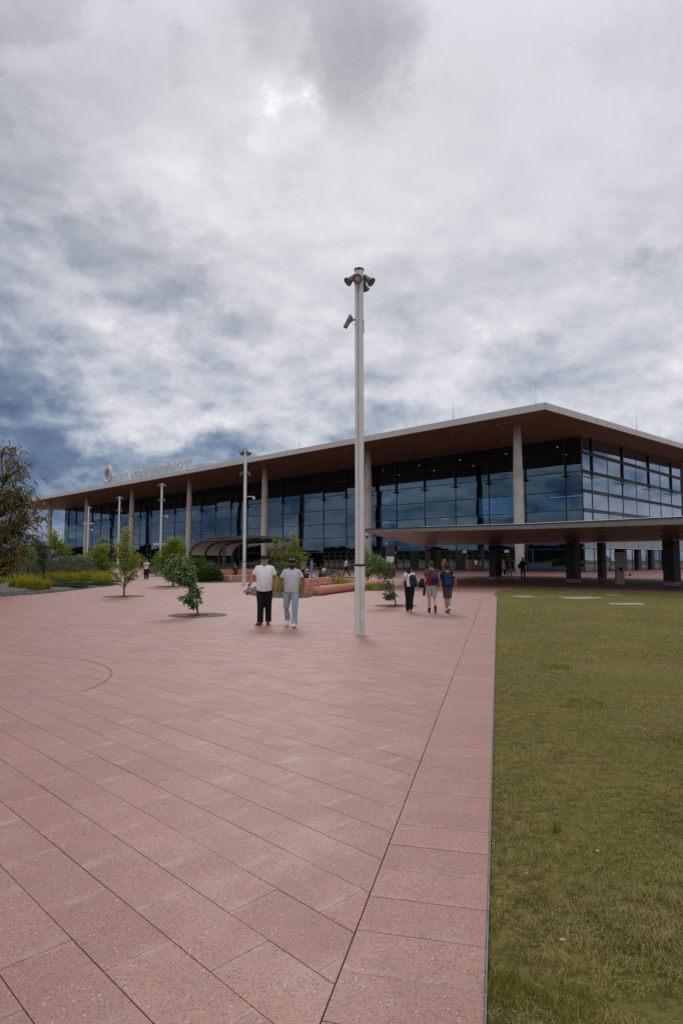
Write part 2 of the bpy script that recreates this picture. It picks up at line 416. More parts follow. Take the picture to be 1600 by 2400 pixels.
for i, (d, q) in enumerate(allp):
    top = rng.uniform(-.0012, .0010)
    if area([(p[0], p[1]) for p in q]) <= 0: continue
    if sum(q[a][0]*q[(a+1) % len(q)][1]-q[(a+1) % len(q)][0]*q[a][1] for a in range(len(q))) < 0: q = q[::-1]
    if i < 300:
        b = bmesh.new(); c = cen(q); prism(b, [(p[0]-c[0], p[1]-c[1]) for p in q], -.028, top)
        o = bobj('slab', b, M_pave, pave); o.location = (c[0], c[1], 0)
    else: prism(rest, q, -.028, top)
bobj('slab_field', rest, M_pave, pave, kind='stuff')
# border joint beyond the slab field, and the curved inlay joint
M_gap = plain('dark joint filler', (.035, .025, .022), .9, .2, 10)
bm = bmesh.new()
s_a = (Y1-BP.y)/BD.y
def band(pts, w, z=.003):
    for a, b in zip(pts, pts[1:]):
        a = Vector(a[:2]); b = Vector(b[:2]); d = (b-a).normalized(); n_ = Vector((-d.y, d.x))*w/2
        bm.faces.new([bm.verts.new((p.x, p.y, z)) for p in (a-n_, b-n_, b+n_, a+n_)])
band([along(s_a), along(26.2)], .011)
bobj('border_joint', bm, M_gap, pave)
bm = bmesh.new()
arc = [gp(x, y) for x, y in [(50, 1535.8), (107, 1538), (150, 1541.5), (190, 1546.5), (218, 1552.5), (240, 1559), (256, 1567), (263.5, 1576.5), (258, 1588), (243, 1600), (222, 1610.5), (191, 1621)]]
band(arc, .008, .004)
bobj('curved_inlay', bm, M_gap, pave)
for pts in ([gp(140, 1385), gp(155, 1386.5)],): pass
# steel edging along the lawn
bm = bmesh.new()
def wall_strip(pts, w, z0, z1):
    L_ = [Vector(p[:2]) for p in pts]; N_ = []
    for i, p in enumerate(L_):
        d = (L_[min(i+1, len(L_)-1)]-L_[max(i-1, 0)]).normalized(); N_.append(Vector((-d.y, d.x))*w/2)
    r = []
    for p, n_ in zip(L_, N_):
        r.append([bm.verts.new((q.x, q.y, z)) for q, z in ((p-n_, z0), (p+n_, z0), (p+n_, z1), (p-n_, z1))])
    for a, b in zip(r, r[1:]):
        for k in range(4): bm.faces.new((a[k], a[(k+1) % 4], b[(k+1) % 4], b[k]))
wall_strip([p + Vector((-.006, 0)) for p in lawn_edge], .007, -.1, .006)
bobj('steel_edging', bm, plain('galvanised steel', (.20, .22, .20), .6, .25, 8, metal=.3), pave)

# ---- lawn
def vnoise(x, y, s, seed=0.0):
    return np.array([mnoise.noise(Vector((a*s+seed, b*s-seed, seed*.37))) for a, b in zip(x, y)])
def lawn_mat():
    m = MT('patchy lawn soil'); g = m.n('ShaderNodeNewGeometry'); pos = g.outputs['Position']
    a = m.noise(pos, .9, 6, .65); b = m.noise(pos, 9, 6, .7); c = m.noise(pos, 60, 4, .7)
    k = m.mix(m.mr(b, .40, .60), (.12, .092, .036), (.28, .225, .066))
    k = m.mix(m.mr(a, .44, .58), k, m.mix(m.mr(c, .3, .7), (.11, .125, .024), (.25, .235, .048)))
    k = m.mix(m.ma('MULTIPLY', m.mr(m.noise(pos, 2.6, 5, .6), .60, .70), .8), k, (.27, .145, .075))
    k = m.mix(m.ma('MULTIPLY', m.mr(c, .44, .62), .62), k, (.05, .042, .018))
    k = m.mix(m.ma('MULTIPLY', m.mr(m.noise(pos, 22, 5, .7), .50, .60), .60), k, (.045, .040, .018))
    k = m.mix(m.ma('MULTIPLY', m.mr(m.noise(pos, .33, 4, .6), .5, .62), .35), k, (.24, .20, .07))
    m.col(k); m.p.inputs['Roughness'].default_value = .95; m.p.inputs['Specular IOR Level'].default_value = .1
    m.bump(m.noise(pos, 25, 5, .7), .9, .03); return m.m
M_lawn = lawn_mat()
def lawn_h(x, y):
    e = max(0.0, min(1.0, ((Vector((x, y))-EP).dot(BN))/1.5)); f = max(0.0, min(1., (33-y)/3.))
    return -.012 + e*f*(.05*mnoise.noise(Vector((x*.25, y*.25, 3)))+.012*mnoise.noise(Vector((x*1.3, y*1.3, 8))))
# triangulated grid clipped to the outline
bm = bmesh.new()
nx, ny = 92, 110
for p in [0]:
    gx = [e0.x-1+i*.45 for i in range(70)]
poly = [Vector((p[0], p[1])) for p in lawn_poly]
from mathutils.geometry import delaunay_2d_cdt
pts = list(poly); edges = [(i, (i+1) % len(poly)) for i in range(len(poly))]
def inside(x, y, P=lawn_poly):
    c = False; j = len(P)-1
    for i in range(len(P)):
        if (P[i][1] > y) != (P[j][1] > y) and x < (P[j][0]-P[i][0])*(y-P[i][1])/(P[j][1]-P[i][1]+1e-12)+P[i][0]: c = not c
        j = i
    return c
for iy in range(0, 74):
    for ix in range(0, 70):
        x = -1+ix*.5+(iy % 2)*.25; y = -3+iy*.5
        if x < 24 and inside(x-.1, y) and inside(x, y+.15) and inside(x, y-.15): pts.append(Vector((x, y)))
vs, es, fs, *_ = delaunay_2d_cdt(pts, edges, [], 1, 1e-5)
for v in vs: bm.verts.new((v.x, v.y, lawn_h(v.x, v.y)))
bm.verts.ensure_lookup_table()
for f in fs:
    try: bm.faces.new([bm.verts[i] for i in f])
    except ValueError: pass
bmesh.ops.recalc_face_normals(bm, faces=bm.faces)
lawn = tag(bobj('lawn', bm, M_lawn, smooth=True), kind='structure')

def blades(rs, xs, ys, zs, h, w, lean, tone, name, mat, parent=None, kind='stuff', curve=.5, label=None, cat=None):
    """each blade: two stacked quads tapering, bent over"""
    n = len(xs); az = rs.uniform(0, 2*np.pi, n); la = rs.uniform(0, 2*np.pi, n)
    ca, sa = np.cos(az)*w/2, np.sin(az)*w/2
    lx, ly = np.cos(la)*lean*h, np.sin(la)*lean*h
    V = np.zeros((n, 5, 3))
    V[:, 0] = np.stack([xs-ca, ys-sa, zs], 1); V[:, 1] = np.stack([xs+ca, ys+sa, zs], 1)
    mx_, my_ = xs+lx*.35, ys+ly*.35; mz = zs+h*.6
    V[:, 2] = np.stack([mx_+ca*.7, my_+sa*.7, mz], 1); V[:, 3] = np.stack([mx_-ca*.7, my_-sa*.7, mz], 1)
    V[:, 4] = np.stack([xs+lx, ys+ly, zs+h*np.sqrt(np.maximum(.05, 1-(lean*.8)**2))], 1)
    b = np.arange(n)[:, None]*5
    F = np.concatenate([b+np.array([[0, 1, 2]]), b+np.array([[0, 2, 3]]), b+np.array([[3, 2, 4]])])
    return nmesh(name, V.reshape(-1, 3), F, mat, parent, np.repeat(tone, 5), kind)
M_turf = leafmat('turf blades', [(.055, .046, .019), (.13, .15, .019), (.26, .255, .032), (.38, .32, .068), (.50, .39, .19)], .7, .2)
rs = np.random.RandomState(3)
X_, Y_ = [], []
for (ya, yb, dens) in ((1.2, 3.2, 21000), (3.2, 5, 15000), (5, 8, 6500), (8, 13, 2200), (13, 20, 600), (20, 36, 230)):
    xa, xb = 0, min(21, yb*.62+1.2)
    n = int((yb-ya)*(xb-xa)*dens); x = rs.uniform(xa, xb, n); y = rs.uniform(ya, yb, n)
    if yb <= 27: k = ((x-EP.x)*BN.x+(y-EP.y)*BN.y) > .004
    else: k = np.array([inside(a, b) for a, b in zip(x, y)])
    k &= x < y*.60+1.1
    X_.append(x[k]); Y_.append(y[k])
X_ = np.concatenate(X_); Y_ = np.concatenate(Y_)
# patchiness sampled on a grid for speed
gx = np.linspace(-1, 23, 220); gy = np.linspace(-2, 37, 360)
def gridnoise(s, seed):
    g = np.array([[mnoise.fractal(Vector((a*s, b*s, seed)), 1.0, 2.0, 3) for a in gx] for b in gy])
    ix = np.clip(((X_+1)/24*219), 0, 218.99); iy = np.clip(((Y_+2)/39*359), 0, 358.99)
    i0, j0 = ix.astype(int), iy.astype(int); fx, fy = ix-i0, iy-j0
    return g[j0, i0]*(1-fx)*(1-fy)+g[j0, i0+1]*fx*(1-fy)+g[j0+1, i0]*(1-fx)*fy+g[j0+1, i0+1]*fx*fy
g1 = gridnoise(.8, 1.); g2 = gridnoise(2.7, 9.); bare = gridnoise(1.9, 21.)
g3 = np.array([mnoise.noise(Vector((a*13, b*13, 4.))) for a, b in zip(X_[::1], Y_[::1])])
keep = ((g3 > -.12) | (rs.rand(len(X_)) < .38)) & (bare < .55) 
# bare soil patches by the edge
for (px, py, r) in ((1185, 2042, .11), (1150, 2048, .06), (1165, 2215, .07), (1140, 1790, .08), (1210, 1945, .05)):
    c = gp(px, py); r *= 1.2; keep &= ~((((X_-c.x)/r)**2+((Y_-c.y)/(r*.8))**2 < 1) & (rs.rand(len(X_)) < .93))
tone = .44+g1*.62+g2*.42+g3*.35+rs.normal(0, .20, len(X_))
dead = rs.rand(len(X_)) < (.22-g1*.36)
tone = np.where(dead, .85+rs.rand(len(X_))*.15, np.clip(tone, .05, .82))
g3 = g3[keep]; X_, Y_, tone, g2, dead_k = X_[keep], Y_[keep], tone[keep], g2[keep], dead[keep].astype(float)
sc_ = np.clip(Y_/6, 1, 3.2)
h = (.011+rs.rand(len(X_))*.018+.008*dead_k)*(1+.5*(g2 > .2))*(1+.9*np.clip(g3, -.3, .6))*(1+.12*sc_); w = (.0018+.0012*rs.rand(len(X_)))*sc_
Z_ = np.full(len(X_), -.012)
for i0 in range(0, len(X_), 1): pass
e_ = np.clip(((X_-EP.x)*BN.x+(Y_-EP.y)*BN.y)/1.5, 0, 1)
hg = np.array([[.05*mnoise.noise(Vector((a*.25, b*.25, 3)))+.012*mnoise.noise(Vector((a*1.3, b*1.3, 8))) for a in gx] for b in gy])
ix = np.clip(((X_+1)/24*219), 0, 218.99).astype(int); iy = np.clip(((Y_+2)/39*359), 0, 358.99).astype(int)
Z_ = -.014+e_*np.clip((33-Y_)/3, 0, 1)*hg[iy, ix]-.004
blades(rs, X_, Y_, Z_, h, w, np.clip(rs.uniform(.35, 1.15, len(X_))+.35*dead_k, 0, 1.22), tone, 'lawn_grass', M_turf)
tag(C.objects['lawn_grass'], 'short patchy olive and straw coloured turf of the lawn', 'grass')
# taller tufts
tx, ty, tz, th = [], [], [], []
for (px, py, r, n, hh) in ((1303, 1945, .03, 45, .10), (1195, 2320, .10, 300, .06), (1340, 2360, .12, 260, .05), (1300, 1565, .25, 260, .06), (1360, 1650, .3, 300, .06), (1580, 1735, .2, 260, .07), (1480, 2210, .1, 200, .05), (1240, 2110, .1, 160, .045), (1420, 2160, .1, 150, .05)):
    c = gp(px, py); a = rs.uniform(0, 6.28, n); q = r*np.sqrt(rs.rand(n))
    tx += list(c.x+np.cos(a)*q); ty += list(c.y+np.sin(a)*q); tz += [lawn_h(c.x, c.y)-.005]*n; th += list(hh*(.5+.6*rs.rand(n)))
tx, ty, tz, th = map(np.array, (tx, ty, tz, th))
blades(rs, tx, ty, tz, th, np.full(len(tx), .0035)*np.clip(ty/5, 1, 2), rs.uniform(.1, .6, len(tx)), rs.uniform(.2, .55, len(tx)), 'grass_tufts', M_turf)
tag(C.objects['grass_tufts'], 'taller green tufts standing up out of the short turf', 'grass')
M_conc = plain('pale concrete', (.31, .28, .22), .85, .18, 3, bump=.3)
for (px, py, a, b, lab) in ((1223, 1398.3, .52, 1.0, 'pale concrete pit cover in the lawn nearest its rounded corner'), (1357, 1401.5, .85, 1.2, 'widest pale concrete cover in the lawn, second from the left'),
                       (1437, 1394, .36, .5, 'small greyish concrete cover in the lawn behind the wide ones'), (1465, 1414.5, .75, .8, 'pale concrete cover in the lawn, furthest to the right and nearest')):
    c = gp(px, py); bm = bmesh.new(); out = []
    for i in range(22):
        t = 2*math.pi*i/22; b_ = b*.62; r = 1+.5*mnoise.noise(Vector((math.cos(t)*1.6+px, math.sin(t)*1.6, 2)))
        out.append((a*r*max(-.85, min(.85, math.cos(t)*1.15)), b_*r*max(-.85, min(.85, math.sin(t)*1.15))))
    prism(bm, out, -.05, .022)
    o = bobj('concrete_cover', bm, M_conc); o.location = (c.x, c.y, lawn_h(c.x, c.y)); tag(o, lab, 'pit cover', 'concrete covers in the lawn')
M_lit = plain('litter white', (.48, .47, .43), .7, .1)
for (px, py, s_, lab) in ((1399, 1999, .011, 'white scrap lying on the turf right of the brown tuft'), (1234, 2051, .008, 'small pale stone at the end of the bare soil patch'), (1155, 1982, .007, 'tiny pale stone on the turf beside the steel edging'), (1318, 2209, .013, 'grey white leaf lying flat in the turf')):
    c = gp(px, py); bm = bmesh.new(); ball(bm, (0, 0, 0), (s_*1.1, s_*.6, s_*.35), 8, 5)
    o = bobj('litter', bm, M_lit); o.location = (c.x, c.y, .012); tag(o, lab, 'litter')
bm = bmesh.new(); a = gp(1240, 2040, .02); b = gp(1258, 2029, .03); tube(bm, [a, (a+b)/2+Vector((0, .002, .006)), b], .004, 5)
tag(bobj('twig', bm, plain('dry twig', (.13, .08, .05), .9)), 'short dry twig lying by the bare soil patch', 'twig')
bm = bmesh.new(); c = gp(1387, 1950, .012); bm.faces.new([bm.verts.new(c+Vector(q)) for q in ((-.012, 0, 0), (0, -.006, .006), (.014, .002, .002), (.002, .008, .008))])
tag(bobj('fallen_leaf', bm, plain('orange leaf', (.42, .19, .05), .7)), 'small orange fallen leaf on the turf', 'leaf')
# ------------------------------------------------------------------ terminal
U = Vector((-S, S, 0)); Vd = Vector((S, S, 0)); G0 = Vector((32.0, 83.8, 0))
TM = Matrix(((-S, S, 0, G0.x), (S, S, 0, G0.y), (0, 0, 1, 0), (0, 0, 0, 1)))    # (t, w, z) -> world
M_frame = plain('charcoal mullion', (.018, .019, .021), .45, .1, 5, bump=0)
M_fascia = plain('pale roof cladding', (.50, .50, .48), .5, .05, .3, bump=0)
M_fgap = plain('cladding joint', (.10, .10, .10), .8, .1, bump=0)
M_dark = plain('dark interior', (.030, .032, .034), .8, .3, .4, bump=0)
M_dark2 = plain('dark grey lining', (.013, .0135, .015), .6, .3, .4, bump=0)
M_floor = plain('interior floor', (.16, .16, .16), .35, .1, .5, bump=0)
M_white = plain('interior white', (.42, .47, .45), .7, .05, .5, bump=0)
def conc(name, c):
    m = MT(name); t = m.n('ShaderNodeTexCoord').outputs['Object']
    a = m.noise(t, .8, 6, .6); b = m.noise(t, 5, 5, .6)
    st = m.n('ShaderNodeMapping'); m.l(t, st.inputs[0]); st.inputs['Scale'].default_value = (4, 4, .25)
    s_ = m.noise(st.outputs[0], 1.2, 5, .6)
    k = m.mix(m.mr(a, .35, .65), tuple(x*.86 for x in c), tuple(x*1.08 for x in c))
    k = m.mix(m.ma('MULTIPLY', m.mr(s_, .52, .7), .35), k, tuple(x*.7 for x in c))
    m.col(k); m.p.inputs['Roughness'].default_value = .8; m.bump(b, .25, .01); return m.m
M_col = conc('column concrete', (.46, .44, .39))
def soffit_mat():
    m = MT('timber look soffit'); t = m.n('ShaderNodeTexCoord').outputs['Object']
    s = m.n('ShaderNodeSeparateXYZ'); m.l(t, s.inputs[0])
    wv = m.ma('FRACT', m.ma('MULTIPLY', s.outputs[0], 1/.6)); wv2 = m.ma('FRACT', m.ma('MULTIPLY', s.outputs[1], 1/3.0))
    cid = m.ma('FLOOR', m.ma('MULTIPLY', s.outputs[0], 1/.6)); cid2 = m.ma('FLOOR', m.ma('MULTIPLY', s.outputs[1], 1/3.0))
    cv = m.n('ShaderNodeCombineXYZ'); m.l(cid, cv.inputs[0]); m.l(cid2, cv.inputs[1]); w = m.n('ShaderNodeTexWhiteNoise'); m.l(cv.outputs[0], w.inputs[0])
    k = m.mix(w.outputs[0], (.165, .085, .044), (.205, .108, .060))
    j = m.ma('MAXIMUM', m.ma('LESS_THAN', wv, .06), m.ma('LESS_THAN', wv2, .015))
    k = m.mix(m.ma('MULTIPLY', j, .6), k, (.05, .025, .014))
    m.col(k); m.p.inputs['Roughness'].default_value = .55; m.p.inputs['Specular IOR Level'].default_value = .3; return m.m
M_soff = soffit_mat()
def glass_mat(name, refl, tint, rcol, bump=.02):
    m = MT(name); t = m.m.node_tree
    g = m.n('ShaderNodeBsdfGlossy'); g.inputs['Color'].default_value = (*rcol, 1); g.inputs['Roughness'].default_value = .015
    tr = m.n('ShaderNodeBsdfTransparent'); tr.inputs['Color'].default_value = (*tint, 1)
    fr = m.n('ShaderNodeFresnel'); fr.inputs['IOR'].default_value = 1.5
    f = m.ma('ADD', m.ma('MULTIPLY', fr.outputs[0], .9), refl, clamp=True)
    ms = m.n('ShaderNodeMixShader'); m.l(f, ms.inputs[0]); m.l(tr.outputs[0], ms.inputs[1]); m.l(g.outputs[0], ms.inputs[2]); m.l(ms.outputs[0], m.out.inputs[0])
    tcx = m.n('ShaderNodeTexCoord'); b = m.n('ShaderNodeBump'); b.inputs['Strength'].default_value = 1; b.inputs['Distance'].default_value = bump
    m.l(m.noise(tcx.outputs['Object'], .30, 2, .4), b.inputs['Height']); m.l(b.outputs[0], g.inputs['Normal']); m.l(b.outputs[0], fr.inputs['Normal'])
    return m.m
M_glassF = glass_mat('front facade glass', .075, (.34, .48, .50), (.54, .76, 1.0), .008)
M_glassS = glass_mat('side facade glass', .27, (.25, .33, .36), (.70, .82, 1.0), .012)

T = thing('airport_terminal', 'long glass airport terminal with deep brown soffit and pale thin roof edge', 'building')
T.matrix_world = TM
def zs(w): return 18.1+.031*w                      # soffit height
TL = 172.0
t_ed = [0, 2.3]+[2.3+5.96*i for i in range(1, 29)]+[TL]
z_ed = [0.0, 3.06, 5.65, 8.24, 10.83, 13.43, 16.0, 18.1]
w_ed = [0, 3, 8.3, 13.6, 18.9, 24.2, 29.5, 34.8, 40.0]
prng = random.Random(8)
pm = {}
def pane(wd, ht, axis, t, w, z, mat, name='pane', tilt=.0035):
    key = (round(wd, 2), round(ht, 2), axis, mat.name)
    if key not in pm:
        b = bmesh.new()
        if axis == 't': box(b, .03, wd-.03, -.02, .02, .03, ht-.03)
        else: box(b, -.02, .02, .03, wd-.03, .03, ht-.03)
        me = bpy.data.meshes.new('pane'); b.to_mesh(me); b.free(); me.materials.append(mat); pm[key] = me
    o = bpy.data.objects.new(name, pm[key]); C.objects.link(o); o.parent = T; o.location = (t, w, z)
    o.rotation_euler = (prng.gauss(0, tilt), prng.gauss(0, tilt), prng.gauss(0, tilt*.8))
    return o
for i in range(len(t_ed)-1):
    for k in range(7):
        if k == 0 and 6 < t_ed[i] < 49.9: continue
        pane(t_ed[i+1]-t_ed[i], z_ed[k+1]-z_ed[k], 't', t_ed[i], 0, z_ed[k], M_glassF)
for i in range(len(w_ed)-1):
    for k in range(2, 7):
        top = z_ed[k+1] if k < 6 else zs(w_ed[i+1])
        pane(w_ed[i+1]-w_ed[i], top-z_ed[k], 'w', 0, w_ed[i], z_ed[k], M_glassS)
for i in range(8):                                     # left end facade
    for k in range(7): pane(5, z_ed[k+1]-z_ed[k], 'w', TL, i*5, z_ed[k], M_glassF)
# mullions, fins, brackets
def part(name, fn, mat, kind=None, label=None, **kw):
    b = bmesh.new(); fn(b); return bobj(name, b, mat, T, kind=kind, label=label, **kw)
mm = {}
def shared(name, key, fn, mat, loc, rot=None):
    if key not in mm:
        b = bmesh.new(); fn(b); me = bpy.data.meshes.new(name); b.to_mesh(me); b.free(); me.materials.append(mat); mm[key] = me
    o = bpy.data.objects.new(name, mm[key]); C.objects.link(o); o.parent = T; o.location = loc
    if rot: o.rotation_euler = rot
    return o
for i, t in enumerate(t_ed):
    shared('mullion', 'mu', lambda b: box(b, -.05, .05, -.09, .12, 0, 18.1), M_frame, (t, 0, 0))
    if 0 < i < len(t_ed)-1:
        shared('fin', 'fin', lambda b: box(b, -.09, .09, -.24, -.092, 12.95, 18.08), M_frame, (t, 0, 0))
        shared('bracket', 'br', lambda b: (box(b, -.62, .62, -.42, -.34, 12.86, 12.98), box(b, -.1, .1, -.40, -.33, 12.7, 13.1)), M_frame, (t, 0, 0))
for k in range(1, 7):
    part('transom', lambda b: box(b, .055, TL-.055, -.07, .10, z_ed[k]-.05, z_ed[k]+.05), M_frame)
for i, w in enumerate(w_ed[1:]):
    big = i % 2 == 0
    hw = .045
    shared('mullion', 'mus', lambda b: box(b, -.07, .08, -.045, .045, 3.3, 18.3), M_frame, (0, w, 0))
    if big:
        shared('fin', 'fins', lambda b: box(b, -.24, -.072, -.10, .10, 12.9, 18.3), M_frame, (0, w, 0))
        shared('bracket', 'brs', lambda b: (box(b, -.46, -.36, -1.5, 1.5, 12.80, 12.90),), M_frame, (0, w, 0))
        for s_ in (-1.5, 1.5): shared('bracket_tip', 'tip', lambda b: box(b, -.48, -.34, -.09, .09, 12.77, 12.93), M_white, (0, w+s_, 0))
for k in range(2, 7):
    for dz in (-.15, .15): part('transom', lambda b: box(b, -.16, .10, .06, 39.9, z_ed[k]+dz-.075, z_ed[k]+dz+.075), M_frame)
# soffit, roof, fascia panels
tA, tB, wA, wB = -5.2, 178.0, -20.1, 75.0
def roof_slab(b, dz0, dz1, a=0.0):
    v = [b.verts.new((t, w, zs(w)+dz)) for dz in (dz0, dz1) for t, w in ((tA+a, wA+a), (tB-a, wA+a), (tB-a, wB-a), (tA+a, wB-a))]
    for f in ((3, 2, 1, 0), (4, 5, 6, 7), (0, 1, 5, 4), (1, 2, 6, 5), (2, 3, 7, 6), (3, 0, 4, 7)): b.faces.new([v[i] for i in f])
part('soffit', lambda b: roof_slab(b, .0, .06, .05), M_soff)
part('roof_deck', lambda b: roof_slab(b, .063, .70, .06), M_fgap)
def fp_front(b, L_): box(b, .012, L_-.012, -.05, .05, -.02, .73)
for i in range(61):
    L_ = (tB-tA)/61; t = tA+i*L_
    shared('fascia_panel', 'ff', lambda b: fp_front(b, L_), M_fascia, (t, wA, zs(wA)))
for i in range(30):
    L_ = (wB-wA)/30; w = wA+i*L_
    def fs(b):
        vs_ = box(b, -.05, .05, .062, L_-.012, -.02, .73)
        for v in vs_: v.co.z += .031*v.co.y
    shared('fascia_panel', 'fs', fs, M_fascia, (tA, w, zs(w)))
# soffit downlights
for i in range(26):
    for w in (-16, -8.5, -4):
        shared('soffit_light', 'sl', lambda b: box(b, -.12, .12, -.12, .12, -.05, -.005), M_white, (3+i*6.4, w, zs(w)))
# columns of the roof are parts of the building (each its own mesh)
def colmesh(b, r=1.0):
    lathe(b, [(.47*r, 0), (.50*r, 1.5), (.61*r, 6.05), (.615*r, 6.1), (.60*r, 6.14), (.60*r, 6.18), (.565*r, 11.18), (.55*r, 11.2), (.55*r, 11.24), (.565*r, 11.26), (.415*r, 17.63)], 32)
for i in range(8):
    o = shared('column', 'col', colmesh, M_col, (1.17+24*i, -14.67, 0)); o.data.polygons.foreach_set('use_smooth', [True]*len(o.data.polygons))
for i in range(8):
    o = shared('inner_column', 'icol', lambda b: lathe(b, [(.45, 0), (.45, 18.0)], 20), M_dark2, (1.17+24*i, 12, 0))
# interior: floors, back wall, ceiling, stairs, screens
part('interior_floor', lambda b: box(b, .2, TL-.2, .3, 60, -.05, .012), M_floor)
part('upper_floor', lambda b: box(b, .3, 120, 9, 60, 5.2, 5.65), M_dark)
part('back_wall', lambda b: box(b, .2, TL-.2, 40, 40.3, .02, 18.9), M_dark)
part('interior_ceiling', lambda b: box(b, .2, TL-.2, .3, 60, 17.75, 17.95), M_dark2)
part('interior_wall', lambda b: box(b, 60, 90, 14, 14.3, .02, 5.2), M_dark); part('interior_wall', lambda b: box(b, 8, 44, 10.5, 10.8, .02, 5.15), M_dark)
for (ta, tb, w) in ((58, 46, 5), (47, 38.5, 7.5)):         # pale escalator flanks seen through the glass
    def esc(b):
        pts_ = [(ta, 8.4), (ta-2, 8.4), (tb, .8), (tb, .02), (tb+1.5, .02), (ta, 6.9)]
        lo = [b.verts.new((p[0], w, p[1])) for p in pts_]; hi = [b.verts.new((p[0], w+1.6, p[1])) for p in pts_]
        b.faces.new(lo); b.faces.new(hi[::-1])
        for i in range(6): b.faces.new((lo[i], hi[i], hi[(i+1) % 6], lo[(i+1) % 6]))
    part('escalator', esc, M_white, label='pale flank of an escalator seen through the glass')
    part('escalator_rail', lambda b: tube(b, [(ta-1, w-.1, 9.6), (tb, w-.1, 1.9)], .05, 6), M_fascia)
for (ta, tb, za, zb) in ((130, 170, 2, 16),):
    part('interior_wall', lambda b: box(b, ta, tb, 26, 26.3, .02, zb), plain('teal lining', (.06, .13, .12), .7, .2, .2, bump=0))
def emis(name, c, s):
    m = MT(name); m.p.inputs['Emission Color'].default_value = (*c, 1); m.p.inputs['Emission Strength'].default_value = s; m.col((.02, .03, .06)); m.p.inputs['Roughness'].default_value = .4; return m.m
M_warmlight = emis('warm ceiling lamp', (1, .93, .8), 1.6)
M_scr = emis('blue screen', (.04, .20, .62), .55)
M_scr2 = emis('violet light strip', (.35, .35, .95), 1.1)
M_txt = emis('screen text', (.5, .68, 1.0), .38)
def inner(name, lab, cat, ta, tb, w, za, zb, mat, group=None):
    b = bmesh.new(); box(b, 0, tb-ta, 0, .12, 0, zb-za)
    o = bobj(name, b, mat); o.matrix_world = TM @ Matrix.Translation((ta, w, za)); return tag(o, lab, cat, group)
s1 = inner('video_screen', 'blue lit screen inside the glass left of the nearest tall column', 'screen', 10.9, 18.1, 3.2, 8.1, 11.3, M_scr)
inner('video_screen', 'wide dim blue screen inside the glass right of the nearest tall column', 'screen', 3.4, 8.2, 3.2, 8.0, 10.1, emis('dim blue screen', (.04, .20, .55), .22))
inner('light_strip', 'violet light strip glowing inside the corner glazing', 'light', .9, 6.2, 3.0, 10.4, 10.55, M_scr2)
for i in range(14):
    for w_ in (3.5, 10.5): shared('ceiling_light', 'cl', lambda b: box(b, -.09, .09, -.09, .09, -.06, 0), M_warmlight, (4+i*8.3+w_*.3, w_, 17.74))
for ta_ in (41.5, 45.5, 56.0, 28.0): shared('light_bar', 'lb', lambda b: box(b, 0, 1.5, -.05, .05, 0, .09), M_warmlight, (ta_, 9, 8.7))
# unreadable words on the screen: small bars of text at their places
def text_mesh(txt, size, ext=0.0, bevel=0.0):
    cu = bpy.data.curves.new('txt', 'FONT'); cu.body = txt; cu.size = size; cu.extrude = ext; cu.bevel_depth = bevel; cu.resolution_u = 3
    o = bpy.data.objects.new('txt', cu); C.objects.link(o); dg = bpy.context.evaluated_depsgraph_get(); dg.update()
    me = bpy.data.meshes.new_from_object(o.evaluated_get(dg)); bpy.data.objects.remove(o); return me
def lettering(name, txt, size, M, mat, parent, ext=.003):
    me = text_mesh(txt, size, ext); me.transform(M); return link(name, me, mat, parent)
FACE = Matrix(((-1, 0, 0, 0), (0, 0, -1, 0), (0, 1, 0, 0), (0, 0, 0, 1)))    # text facing -w, reading towards -t
for txt, tt, zz in (('When', 6.6, 2.1), ('next', 6.6, 1.3), ('an', 3.6, 2.1), ('Airport', 3.7, 1.2)):
    lettering('screen_text', txt, 1.0, Matrix.Translation((tt, -.03, zz)) @ FACE, M_txt, s1)
# entrance doors, ground floor of the front (dark frames, glass leaves)
M_glassD = glass_mat('door glass', .14, (.42, .46, .45), (.8, .86, .9))
def door_leaf(b): pass
nd = 0
t = 8.26
while t < 49.9:
    for q in range(4):
        wd = 5.96/4; tt = t+q*wd
        if (int(t/5.96)+q) % 6 == 5:
            shared('dark_panel', 'dp', lambda b: box(b, .04, wd-.04, -.05, .05, 0.02, 3.0), M_dark2, (tt, -.02, 0)); continue
        d = shared('door', 'dr', lambda b: (box(b, .02, .10, -.05, .05, .02, 3.0), box(b, wd-.10, wd-.02, -.05, .05, .02, 3.0), box(b, .102, wd-.102, -.05, .05, 2.2, 2.32), box(b, .102, wd-.102, -.05, .05, .02, .16), box(b, .102, wd-.102, -.05, .05, 1.0, 1.06)), M_frame, (tt, -.03, 0))
        if ('dg' not in mm):
            b = bmesh.new(); box(b, .105, wd-.105, -.008, .008, .165, 2.99); me = bpy.data.meshes.new('door_glass'); b.to_mesh(me); b.free(); me.materials.append(M_glassD); mm['dg'] = me
        g = bpy.data.objects.new('door_glass', mm['dg']); C.objects.link(g); g.parent = d
    t += 5.96
part('threshold', lambda b: box(b, 6, 50, -.5, .25, -.01, .018), M_dark2)
# blank white squares over the doors
for tt in (32.6, 18.6, 11.4):
    shared('wall_sign', 'ws', lambda b: box(b, -.35, .35, -.16, -.12, 2.66, 3.02), plain('sign white', (.7, .72, .70), .6, .02, bump=0), (tt, 0, 0))
